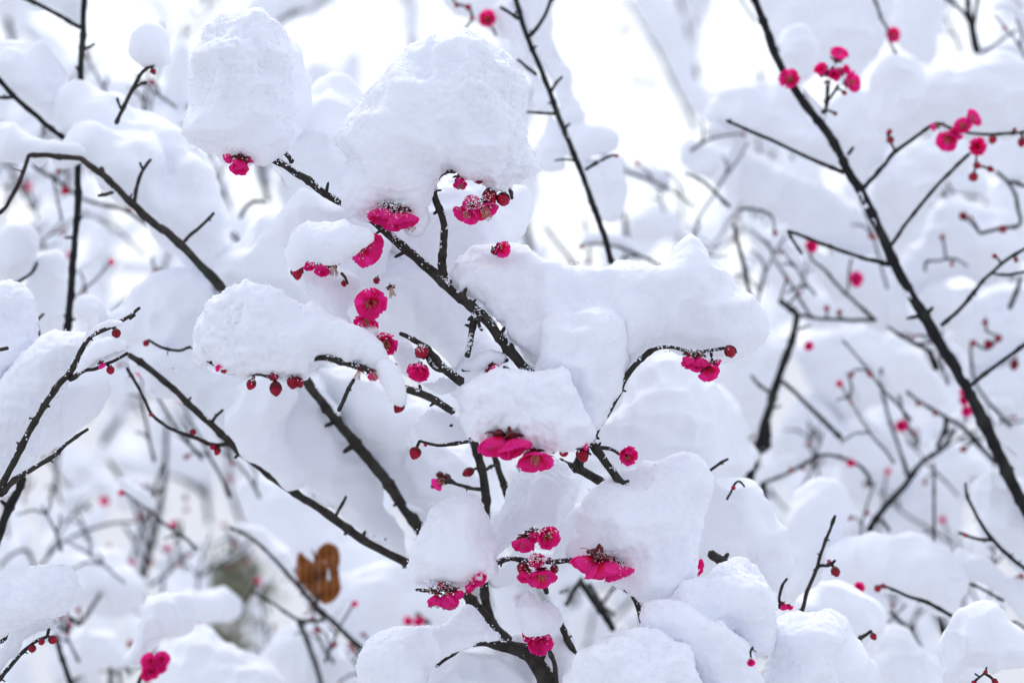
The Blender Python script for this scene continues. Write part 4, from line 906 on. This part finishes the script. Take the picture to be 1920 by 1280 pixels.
S("snow on the left side of the dark tapering branch at the top", 1.33, [(925,40),(940,5),(965,20),(985,70),(1005,115),(1025,160),(1040,205),(1010,212),(992,190),(985,140),(965,90)], T=.022)
S("snow on the right side of the dark tapering branch at the top edge", 1.33, [(975,-20),(1035,-20),(1042,30),(1040,70),(1055,120),(1070,170),(1088,205),(1080,245),(1062,250),(1045,205),(1025,155),(1002,95)], T=.024)
S("kite-shaped snow piece beside the dark tapering branch in the sky gap", 1.33, [(1068,250),(1100,228),(1140,232),(1165,252),(1170,280),(1148,295),(1115,308),(1092,322),(1078,290)], T=.02)
S("grey snow triangle left of the dark tapering branch above its level twig", 1.33, [(1018,300),(1022,262),(1040,235),(1060,265),(1078,300),(1050,304)], T=.016)
S("snow pillar below the kite-shaped piece on the dark tapering branch", 1.33, [(1098,330),(1120,318),(1150,315),(1166,350),(1166,395),(1140,410),(1118,385)], T=.018)
S("blurred round snow lump right of the tapering branch's lower end", 1.8, [(1170,405),(1205,380),(1250,388),(1268,425),(1235,458),(1185,455)], T=.03)
S("blurred snow around the blossoms at the top edge", 1.4, [(840,-20),(950,-20),(955,40),(938,66),(900,56),(870,50),(850,25)], T=.02)
S("pale blurred snow column by the leaning branch in the sky gap", 2.0, [(1185,-10),(1235,-15),(1275,50),(1310,130),(1330,190),(1315,225),(1280,180),(1245,110),(1215,60)], T=.03)
S("blurred snow hood at the top left above the shelf", 1.6, [(150,200),(160,140),(200,135),(235,160),(250,200),(200,215)], T=.03)

S("wide round snow mass hanging from the top edge above the pink cluster", 1.43, [(1425,-40),(1500,-50),(1600,-50),(1650,-30),(1662,30),(1655,85),(1625,125),(1590,150),(1560,118),(1530,145),(1500,150),(1478,125),(1455,98),(1440,45)], T=.045)
S("smaller ball of snow in front of the round mass, above the leftmost pink bloom", 1.38, [(1460,110),(1462,75),(1485,55),(1515,60),(1532,90),(1525,135),(1495,150),(1472,135)], T=.022)
S("smooth snow hump at the top right between two dark twigs", 1.5, [(1655,-30),(1740,-30),(1756,25),(1765,75),(1745,108),(1705,112),(1690,95),(1668,55)], T=.032)
S("big flat-topped snow cushion at the upper right above the row of pink flowers", 1.36, [(1646,185),(1648,140),(1670,118),(1735,115),(1810,108),(1868,118),(1905,148),(1922,195),(1935,245),(1880,246),(1840,238),(1800,225),(1765,225),(1740,238),(1710,262),(1682,276),(1662,245)], T=.042)
S("snow rim rising to the top right corner behind the flat-topped cushion", 1.48, [(1820,112),(1850,95),(1890,72),(1950,50),(1960,200),(1920,180),(1880,120)], T=.03)
S("snow band on the left of the stout right branch, thin twig along its underside", 1.42, [(1330,205),(1345,178),(1385,166),(1440,165),(1485,172),(1515,208),(1555,262),(1582,318),(1545,306),(1500,286),(1450,262),(1400,240),(1355,224)], T=.03)
S("long sloping snow roof in the middle right, two thin twigs under it", 1.46, [(1274,300),(1285,268),(1320,264),(1375,282),(1440,296),(1510,325),(1575,355),(1625,400),(1655,450),(1662,492),(1605,476),(1545,456),(1490,434),(1440,402),(1390,390),(1340,352),(1295,328)], T=.036, k=.6)
S("snow block on the right of the stout branch under the pink cluster", 1.42, [(1535,215),(1560,190),(1610,182),(1650,195),(1668,240),(1665,285),(1640,320),(1618,348),(1595,315),(1568,262)], T=.03)
S("snow slab lying along the right-hand twig below the flat-topped cushion", 1.42, [(1628,370),(1650,325),(1690,288),(1740,258),(1785,275),(1805,300),(1780,325),(1742,362),(1700,415),(1672,452),(1650,425)], T=.03)
S("rounded snow shoulder right of the stout branch at mid height", 1.45, [(1700,520),(1720,470),(1745,410),(1785,380),(1830,375),(1870,400),(1905,440),(1910,468),(1865,505),(1835,520),(1800,500),(1760,505),(1735,540)], T=.034)
S("snow bed under the white gap right of the stout branch", 1.43, [(1722,560),(1750,540),(1800,545),(1840,525),(1870,510),(1850,540),(1822,560),(1790,585),(1768,605),(1745,595)], T=.022)
S("snow lap cradling the red buds in the right-hand hollow", 1.5, [(1775,640),(1790,605),(1830,570),(1880,560),(1940,530),(1950,640),(1900,665),(1850,695),(1820,712),(1795,680)], T=.034)
S("snow at the right edge under the second twig of the stout branch", 1.48, [(1828,735),(1855,708),(1900,680),(1950,665),(1950,860),(1915,900),(1885,850),(1850,790)], T=.034)
S("snow strip along the left flank of the stout right branch, mid height", 1.44, [(1480,462),(1530,468),(1590,482),(1650,500),(1690,535),(1725,595),(1755,650),(1760,690),(1730,650),(1690,625),(1650,600),(1610,570),(1560,525),(1520,490)], T=.03)
S("snow between two thin crossing twigs left of the stout right branch", 1.6, [(1395,400),(1440,420),(1480,450),(1515,495),(1555,540),(1610,580),(1635,600),(1560,598),(1500,590),(1460,520),(1420,460)], T=.026)
S("snow lump left of the sturdy bending stem", 1.6, [(1335,700),(1350,655),(1400,635),(1460,630),(1482,650),(1470,700),(1445,760),(1425,800),(1385,790),(1350,750)], T=.034)
S("bright blurred snow mass right of the sturdy bending stem", 1.62, [(1500,650),(1550,612),(1620,610),(1700,640),(1755,700),(1775,775),(1720,755),(1690,735),(1650,770),(1590,760),(1530,720)], T=.04)
S("snow hill below the sturdy bending stem, out of focus", 1.62, [(1460,830),(1480,775),(1530,750),(1580,800),(1640,800),(1700,840),(1710,890),(1665,940),(1630,965),(1590,900),(1545,860),(1490,870)], T=.04)
S("soft snow mass behind the forked dark branch at lower right", 1.62, [(1640,1000),(1680,940),(1715,895),(1760,845),(1800,830),(1850,880),(1890,930),(1850,950),(1810,920),(1800,990),(1740,1020),(1680,1020)], T=.04)
S("snow sheet behind the right end of the arching branch, soft", 1.34, [(1150,900),(1190,870),(1260,820),(1300,740),(1350,720),(1400,790),(1425,860),(1400,900),(1340,900),(1310,880),(1250,865),(1180,900)], T=.034)
S("snow fold right of the slab carrying a tiny budded twig", 1.14, [(1285,1065),(1298,1010),(1312,950),(1322,900),(1360,885),(1400,895),(1425,940),(1460,985),(1485,1040),(1490,1090),(1450,1110),(1420,1050),(1375,1045),(1330,1065)], T=.03)
S("soft snow plume right of the slender upright twig", 1.3, [(1480,960),(1500,920),(1540,890),(1572,905),(1585,955),(1570,1010),(1550,1080),(1520,1120),(1490,1090),(1475,1020)], T=.03)
S("wide grey snow cushion at lower right above the wine red bud twig", 1.27, [(1548,1090),(1562,1045),(1595,1020),(1660,1010),(1725,1008),(1775,1030),(1798,1075),(1790,1130),(1770,1150),(1720,1125),(1665,1100),(1610,1090),(1570,1098)], T=.034)
S("snow wave between the slender twig and the wine red bud twig", 1.18, [(1505,1145),(1525,1118),(1570,1105),(1625,1110),(1665,1140),(1668,1168),(1640,1180),(1605,1198),(1580,1220),(1555,1190),(1530,1160)], T=.026)
S("egg-shaped snow mound at the bottom right corner over dry buds", 1.11, [(1778,1300),(1775,1245),(1782,1195),(1798,1155),(1835,1135),(1868,1148),(1892,1185),(1905,1230),(1898,1260),(1865,1272),(1848,1268),(1820,1276),(1800,1300)], T=.034)
S("blurred snow ridge left of the egg-shaped mound", 1.32, [(1600,1310),(1612,1240),(1650,1192),(1690,1185),(1735,1225),(1765,1280),(1760,1350),(1610,1350)], T=.034)
S("snow hood over the arching thin twig at lower right", 1.3, [(1762,1084),(1790,1060),(1840,1058),(1890,1080),(1940,1100),(1940,1170),(1905,1150),(1870,1125),(1820,1095)], T=.024)
S("snow block at the right edge over the descending thin branch", 1.28, [(1812,930),(1830,895),(1870,888),(1905,925),(1950,990),(1950,1075),(1905,1050),(1865,1015),(1835,975)], T=.03)
S("small bright snow patch at the right edge under the curved dark twig", 1.5, [(1840,440),(1870,345),(1895,360),(1905,410),(1940,420),(1940,470),(1900,468),(1865,440)], T=.02)
S("snow crest under the row of pink flowers at the upper right", 1.5, [(1845,262),(1880,258),(1950,262),(1950,345),(1905,340),(1870,315),(1850,300)], T=.024)
S("snow on the blurred twig right of the lower pyramid", 1.55, [(1425,905),(1440,870),(1490,850),(1550,848),(1600,850),(1560,862),(1500,875),(1450,905)], T=.02)

# lobes that flow into one another are one body of snow
MERGE = [("biggest snow clump", ["rounded snow bulge"]), ("left lobe of the two-lobed", ["right lobe of the two-lobed"]),
 ("long level snow clump", ["powdery snow lump on the fork", "upright snow ridge"]),
 ("stepped snow clump", ["narrow snow ridge sloping"]), ("wide snow shelf", ["smooth rounded snow hump", "snow lobe on the right flank", "soft snow field"]),
 ("snow packed under", ["snow slope right of the stout branch's"])]
def pick(p): return next(q for q in SNOWQ if q['label'].startswith(p))
for a, bs in MERGE:
    A_ = pick(a)
    for b_ in bs:
        B_ = pick(b_); A_['lobes'] += B_['lobes']; SNOWQ.remove(B_)
RELABEL = {"biggest snow clump": "biggest snow clump, a high bulging dome standing over the centre of the picture",
 "left lobe of the two-lobed": "two-lobed snow clump above the paired magenta flowers and a row of hanging buds",
 "long level snow clump": "long level snow clump right of centre with an upright ridge falling from its middle",
 "stepped snow clump": "stepped snow clump and ridge between the bottom dome and the rounded block"}
for p_, l_ in RELABEL.items(): pick(p_)['label'] = l_
for q in SNOWQ:
    q['lobes'] = [(l[0] + (.07 if l[0] >= 1.4 else 0), *l[1:]) for l in q['lobes']]
    build_snow(q)

# strips of snow that cling to the upper side of the bare-looking branches
def cling(pts, D, r0, r1, label, n, seed, hmax=9):
    rr = random.Random(seed); pp = catmull(pts, 12); N = len(pp)
    L = np.concatenate([[0], np.cumsum(np.linalg.norm(np.diff(pp, axis=0), axis=1))]); s = rr.uniform(5, 40)
    for _ in range(n):
        ln = rr.uniform(28, 95); 
        if s + ln > L[-1]: break
        m = 7; hh = rr.uniform(.5, 1) * hmax; up = []; dn = []
        for j in range(m):
            q_ = s + ln * j / (m - 1); i = int(np.searchsorted(L, q_)); i = min(max(i, 1), N - 1)
            p = pp[i]; t = pp[i] - pp[i - 1]; t = t / (np.linalg.norm(t) + 1e-9); nn = np.array((t[1], -t[0])); nn = nn if nn[1] < 0 else -nn
            r_ = (r0 + (r1 - r0) * q_ / L[-1]) * .8
            e = math.sin(math.pi * (j + .35) / (m - .3)) ** .6
            up.append(tuple(p + nn * (r_ + hh * e * rr.uniform(.75, 1.15)))); dn.append(tuple(p + nn * r_ * (.25 if 0 < j < m - 1 else .7)))
        build_snow(dict(label=label, lobes=[(D, up + dn[::-1], .006, .8)], focal=False, lump=.25, group=label))
        s += ln + rr.uniform(10, 90)
cling([(1425,25),(1442,70),(1458,112),(1492,172),(1525,215),(1560,262),(1585,312),(1610,352),(1636,402),(1660,455),(1690,520),(1725,580),(1760,640),(1800,702),(1836,772),(1872,850),(1905,920)], 1.25, 7.5, 14, 'thin strip of snow clinging to the upper side of the long right branch', 12, 3, 8)
cling([(160,300),(190,327),(232,367),(280,412),(335,455),(385,508),(432,556)], 1.17, 5, 9, 'thin strip of snow clinging to the stout branch below the upper left shelf', 5, 8, 6)
cling([(572,712),(605,755),(645,805),(685,855),(722,898),(752,942),(792,1000)], 1.17, 10, 12, 'thin strip of snow clinging to the stout branch left of the lower centre clump', 5, 5, 7)
cling([(240,668),(285,695),(345,748),(400,800),(432,830),(480,870),(540,915),(602,955),(680,1010),(770,1060)], 1.15, 5.5, 9.5, 'thin strip of snow clinging to the long thin branch in the lower left', 8, 6, 7)
cling([(975,28),(990,72),(1010,120),(1030,170),(1046,216),(1068,270),(1090,325),(1115,392)], 1.24, 5.5, 6.5, 'thin strip of snow clinging to the dark tapering branch at the top', 6, 9, 7)
cling([(1493,590),(1487,630),(1470,680),(1450,740),(1432,800)], 1.40, 7, 9, 'thin strip of snow clinging to the sturdy bending stem right of centre', 3, 4, 7)
build_snow(dict(label='small irregular snow patch caught on the right lobe of the withered leaf', lobes=[(1.343, [(608,1070),(613,1064),(617,1072),(615,1082),(618,1092),(612,1100),(608,1090),(610,1080)], .004, .8)], focal=False, lump=.2))
build_snow(dict(label='tiny snow dab near the top of the withered leaf', lobes=[(1.343, [(600,1048),(606,1045),(609,1050),(604,1055)], .004, .8)], focal=False, lump=.2))
# ------------------------------------------------------------------ the withered leaf
def leaf(D):
    base = P(596, 1130, D)
    root = bpy.data.objects.new('withered_leaf', None); COL.objects.link(root); root.location = base
    tag(root, 'rust brown withered leaf folded in two lobes with pale holes, hanging from a snowy twig', 'leaf')
    lobes = [([(556,1050),(562,1034),(574,1044),(588,1054),(599,1066),(602,1095),(597,1126),(580,1112),(566,1094),(556,1076)], [], .004, 0.35),
             ([(588,1050),(600,1024),(616,1017),(633,1025),(638,1048),(635,1064),(637,1084),(639,1106),(628,1124),(612,1132),(598,1126),(592,1108),(596,1076)],
              [], -.004, -.3)]
    for poly, holes, dz, bend in lobes:
        pl = catmull(poly, 4, True); st = 1.6
        xs = np.arange(pl[:, 0].min() - st, pl[:, 0].max() + st, st); ys = np.arange(pl[:, 1].min() - st, pl[:, 1].max() + st, st)
        GX, GY = np.meshgrid(xs, ys); m = seg_dist(GX, GY, pl) > -.8
        for h in holes: m &= seg_dist(GX, GY, np.array(h, float)) < 0
        V = []
        for y in ys:
            for x in xs:
                dd = D + dz + bend * abs(x - 595) / 595 * .8 * (x - 595) / 40 * .1 + .0022 * math.sin(y * .16 + x * .05) + .0012 * math.sin(x * .5)
                V.append(P(x, y, dd))
        nx = len(xs); F = [(j * nx + i, j * nx + i + 1, (j + 1) * nx + i + 1, (j + 1) * nx + i) for j in range(len(ys) - 1) for i in range(nx - 1) if m[j, i] and m[j, i + 1] and m[j + 1, i + 1] and m[j + 1, i]]
        used = sorted({i for f in F for i in f}); mp = {k: n for n, k in enumerate(used)}
        o = mesh_obj('leaf_blade', [V[i] for i in used], [tuple(mp[i] for i in f) for f in F], M_LEAF, root, loc=base)
        sm = o.modifiers.new('thickness', 'SOLIDIFY'); sm.thickness = .0005
    for pts in ([(594,1138),(594,1100),(596,1070),(592,1052),(586,1030)], [(596,1124),(604,1100),(606,1072),(612,1040)]):
        pp = catmull(pts, 6); v, f = tube(np.array([P(x, y, D - .003) for x, y in pp]), np.linspace(.0014, .0006, len(pp)), 6, .1)
        mesh_obj('leaf_rib', v, f, M_RIB, root, loc=base)
leaf(1.35)

# ------------------------------------------------------------------ evergreen shrub far down on the left
def shrub(label, cx, cy, D, rx, ry, n, seed):
    r = np.random.default_rng(seed); b = P(cx, cy + ry, D)
    root = bpy.data.objects.new('evergreen_shrub', None); COL.objects.link(root); root.location = b
    tag(root, label, 'shrub', 'evergreen shrubs behind the plum branches')
    V = []; F = []
    for i in range(n):
        q = r.normal(0, .5, 3); c = np.array(P(cx + q[0] * rx, cy + q[1] * ry, D + q[2] * .12))
        a = r.normal(0, 1, 3); a /= np.linalg.norm(a); bb = np.cross(a, r.normal(0, 1, 3)); bb /= np.linalg.norm(bb)
        L = r.uniform(.012, .026); W = L * .3; o = len(V); nn = np.cross(a, bb)
        V += [c, c + a * L * .5 + bb * W, c + a * L, c + a * L * .5 - bb * W, c + a * L * .5 + nn * W * .4]
        F += [(o, o + 1, o + 4), (o + 1, o + 2, o + 4), (o + 2, o + 3, o + 4), (o + 3, o, o + 4)]
    mesh_obj('foliage', np.array(V), F, M_GREEN, root, loc=b)
    parts = []
    for k in range(7):
        p0 = P(cx, cy + ry * 1.6, D); p1 = P(cx + r.uniform(-rx, rx) * .8, cy - r.uniform(-.3, .8) * ry, D + r.uniform(-.1, .1))
        parts.append(tube(np.array([p0.lerp(p1, t) + Vector((0, 0, .01 * math.sin(t * 3))) for t in np.linspace(0, 1, 6)]), np.linspace(.005, .002, 6), 6, .1, k))
    V, F = merge(parts); mesh_obj('stem', V, F, M_BARK_D, root, loc=b)
shrub('green and brown shrub glimpsed between snow lumps left of the withered leaf', 440, 1085, 2.9, 55, 55, 300, 3)
shrub('pale green shrub at the bottom left right of the magenta cluster', 400, 1225, 2.8, 75, 60, 360, 4)

# ------------------------------------------------------------------ thin snowy twigs of the tangle behind, each a branch of its own
def tangle():
    r = random.Random(5); base_seed = 0
    zones = [((1180, 1920, 420, 1280), 72, 'at the right'), ((0, 700, 640, 1280), 60, 'at the lower left'), ((0, 560, 60, 640), 20, 'at the upper left'), ((1330, 1920, 0, 420), 8, 'at the upper right'), ((700, 1180, 1050, 1280), 5, 'at the bottom centre'), ((1030, 1350, 300, 500), 5, 'in the sky gap'), ((0, 420, 40, 560), 14, 'behind the upper left shelf')]
    for (xa, xb, ya, yb), n, where in zones:
        for i in range(n):
            D = r.uniform(1.38, 1.85); x = r.uniform(xa, xb); y = r.uniform(ya, yb)
            ang = math.radians(r.choice((r.uniform(100, 150), r.uniform(100, 150), r.uniform(30, 80), r.uniform(75, 105)))); L = r.uniform(70, 210); bend = r.uniform(-.45, .45)
            px, py = x - math.cos(ang) * L / 2, y + math.sin(ang) * L / 2; main = []
            for j in range(6):
                main.append((px, py)); px += math.cos(ang) * L / 5; py -= math.sin(ang) * L / 5; ang += bend / 5 + r.uniform(-.14, .14)
            main = main[::-1]; sides = []; r1 = r.uniform(2.2, 4.2)
            for j in range(r.randint(1, 3)):
                k = r.randint(1, 4); a2 = math.atan2(-(main[k][1] - main[k + 1][1] if k < 5 else 1), main[k][0] - main[min(k + 1, 5)][0]) + r.choice((-1, 1)) * r.uniform(.5, 1.0); l2 = r.uniform(18, 60)
                q = [main[k], (main[k][0] + math.cos(a2) * l2 * .5, main[k][1] - math.sin(a2) * l2 * .5 - 1), (main[k][0] + math.cos(a2 + .25) * l2, main[k][1] - math.sin(a2 + .25) * l2)]
                sides.append((q[::-1], 1.8, 2.6))
            bd = []; fl = []
            for j in range(r.choice((0, 1, 1, 2, 3))):
                p = r.choice([main[0], main[1], main[2]] + [s_[0][0] for s_ in sides]); bd.append((p[0] + r.uniform(-4, 4), p[1] + r.uniform(1, 7), r.uniform(3.5, 6)))
            if r.random() < .22: p = main[0]; fl.append((p[0], p[1] + 3, r.uniform(6, 9), (r.uniform(-.5, .5), r.uniform(-.6, .3), .8), {'typ': 'cup', 'stam': None}))
            branch('thin blurred snowy twig of the background tangle ' + where, D, [(main, 2.0, r1)] + sides, flowers=fl, buds=bd, spur=.15, name='plum_twig')
            # the load it carries: a ragged ridge along its upper side
            up = []; dn = []; hmax = r.uniform(10, 34)
            for j, (a, b) in enumerate(main[:r.randint(3, 6)]):
                hgt = hmax * (.45 + .55 * math.sin(math.pi * (j + .6) / 6)) * r.uniform(.6, 1.25)
                up.append((a - 3, b - hgt)); dn.append((a + r.uniform(-2, 2), b - 1))
            dx, dy = main[0][0] - main[1][0], main[0][1] - main[1][1]
            poly = [(main[0][0] + dx * .2, main[0][1] - 4)] + up + dn[::-1]
            ok = np.ptp([p_[0] for p_ in poly]) > 22
            if ok and r.random() < .85:
                build_snow(dict(label='soft blurred snow load on a thin background twig ' + where, lobes=[(D + .012, poly, .016, .7)], focal=False, lump=.6, group='snow loads on the thin background twigs'))
tangle()

# ------------------------------------------------------------------ far-off thicket: too many to count, out of focus
def thicket():
    r = random.Random(21); tw = []; sn = []
    def allowed(x, y):
        if 560 < x < 700 and y < 190: return False
        if 590 < x < 860 and y < 130: return False
        if 1170 < x < 1420 and y < 330 and x > 1050: return r.random() < .12
        if 1010 < x < 1330 and y < 470: return r.random() < .08
        if y < 250: return r.random() < .35
        return True
    cnt = 0; tries = 0
    while cnt < 235 and tries < 3000:
        tries += 1
        x, y = r.uniform(-80, 2000), r.uniform(-20, 1380)
        if not allowed(x, y): continue
        cnt += 1
        D = r.uniform(1.9, 3.4); ang = math.radians(r.choice([r.uniform(35, 75), r.uniform(105, 150), r.uniform(70, 110)]))
        L = r.uniform(120, 330) * 2.2 / D; bend = r.uniform(-.7, .7)
        pts = []; px, py = x, y
        for i in range(6):
            pts.append((px, py)); px += math.cos(ang) * L / 5; py -= math.sin(ang) * L / 5; ang += bend / 5 + r.uniform(-.15, .15)
        dd = r.uniform(-.25, .25)
        w3 = np.array([P(a, b, D + dd * i / 5) for i, (a, b) in enumerate(pts)]); w3 = catmull(w3, 4)
        rad = np.linspace(r.uniform(.0018, .0038), .001, len(w3))
        tw.append(tube(w3, rad, 6, .1, cnt))
        for s in range(r.randint(1, 3)):
            i = r.randint(4, len(w3) - 5); d = Vector(w3[i + 1] - w3[i]).normalized(); sd = Vector((d.z, 0, -d.x)) * r.choice((-1, 1))
            e = (d + sd * r.uniform(.6, 1.1)).normalized() * r.uniform(.03, .10)
            q = np.array([Vector(w3[i]) + e * t + Vector((0, 0, .01 * t * t)) for t in (0, .33, .66, 1)])
            tw.append(tube(q, [.0015, .0014, .0011, .0008], 6, .1, s))
            R = r.uniform(.008, .018); q2 = q + np.array((0, .004, R * .8))
            sn.append(tube(q2, np.array([.6, 1, 1, .6]) * R, 9, .3, s + cnt))
        R = r.uniform(.010, .024)
        k0 = r.randint(0, 4); seg = w3[k0:len(w3) - r.randint(0, 3)]
        t = np.linspace(0, 1, len(seg)); prof = R * np.sqrt(np.clip(np.sin(np.pi * (t * .92 + .04)), 0, 1)) * (1 + .25 * np.sin(t * r.uniform(6, 14) + cnt))
        up = seg + np.stack([0 * prof, 0 * prof + R * .5, prof * .75], 1)
        sn.append(tube(up, prof, 12, .22, cnt))
    V, F = merge(tw); b = Vector((0, 2.6, CAMZ - .6))
    o = mesh_obj('background_twigs', V, F, M_BARK_D, None, loc=b); tag(o, 'tangle of far plum twigs melting into white, out of focus', 'thicket', kind='stuff')
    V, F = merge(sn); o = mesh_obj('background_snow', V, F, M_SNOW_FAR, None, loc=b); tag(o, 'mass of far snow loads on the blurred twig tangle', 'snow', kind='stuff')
thicket()

# ------------------------------------------------------------------ loose powder on the blossoms and twigs in focus
for (x, y, rx, ry, n) in [(735,386,38,16,420),(672,452,20,18,260),(585,478,40,10,260),(600,492,30,10,120),(888,375,30,18,420),(895,330,40,8,120),(925,352,28,8,160),(950,815,48,10,420),(1010,835,40,8,260),(1075,832,40,7,200),
                       (1105,815,12,12,120),(1010,985,38,12,320),(1000,1045,30,14,340),(1130,1040,40,12,300),(1160,1060,30,12,260),(815,1095,40,12,380),(885,1078,20,12,200),(1012,1180,26,12,200),(1310,658,40,8,260),(1345,672,18,8,120),
                       (515,700,20,6,100),(550,706,16,6,80),(470,708,10,5,50),(735,525,20,9,200),(720,628,22,6,100),(448,282,40,8,200),(692,540,14,5,60),(791,648,12,6,80),(785,680,16,6,80),(700,700,30,8,160),(1025,1052,40,8,120),(940,452,22,9,160)]:
    dust(x, y, 1.026, rx, ry, int(n * .45))
def grains():
    Pn = np.concatenate(GRAIN_P); R = np.concatenate(GRAIN_R)
    v = np.array([(1, 0, 0), (-1, 0, 0), (0, 1, 0), (0, -1, 0), (0, 0, 1), (0, 0, -1)], float) * 1.1
    f = np.array([(0, 2, 4), (2, 1, 4), (1, 3, 4), (3, 0, 4), (2, 0, 5), (1, 2, 5), (3, 1, 5), (0, 3, 5)])
    n = len(Pn); base = np.array(P(960, 900, 1.06))
    sc = R[:, None] * rng.uniform(.7, 1.3, (n, 3))
    V = (v[None] * sc[:, None] + Pn[:, None] - base).reshape(-1, 3)
    F = (f[None] + (np.arange(n) * 6)[:, None, None]).reshape(-1, 3)
    me = bpy.data.meshes.new('snow_powder'); me.vertices.add(len(V)); me.vertices.foreach_set('co', V.ravel())
    me.loops.add(F.size); me.loops.foreach_set('vertex_index', F.ravel())
    me.polygons.add(len(F)); me.polygons.foreach_set('loop_start', np.arange(0, F.size, 3)); me.polygons.foreach_set('loop_total', np.full(len(F), 3))
    me.update(calc_edges=True); me.materials.append(M_SNOW_FAR)
    o = bpy.data.objects.new('snow_powder', me); COL.objects.link(o); o.location = base
    tag(o, 'fine snow crystals clinging to the petals, twigs and clump edges in focus', 'snow', kind='stuff')
grains()

# ------------------------------------------------------------------ the snow-covered ground
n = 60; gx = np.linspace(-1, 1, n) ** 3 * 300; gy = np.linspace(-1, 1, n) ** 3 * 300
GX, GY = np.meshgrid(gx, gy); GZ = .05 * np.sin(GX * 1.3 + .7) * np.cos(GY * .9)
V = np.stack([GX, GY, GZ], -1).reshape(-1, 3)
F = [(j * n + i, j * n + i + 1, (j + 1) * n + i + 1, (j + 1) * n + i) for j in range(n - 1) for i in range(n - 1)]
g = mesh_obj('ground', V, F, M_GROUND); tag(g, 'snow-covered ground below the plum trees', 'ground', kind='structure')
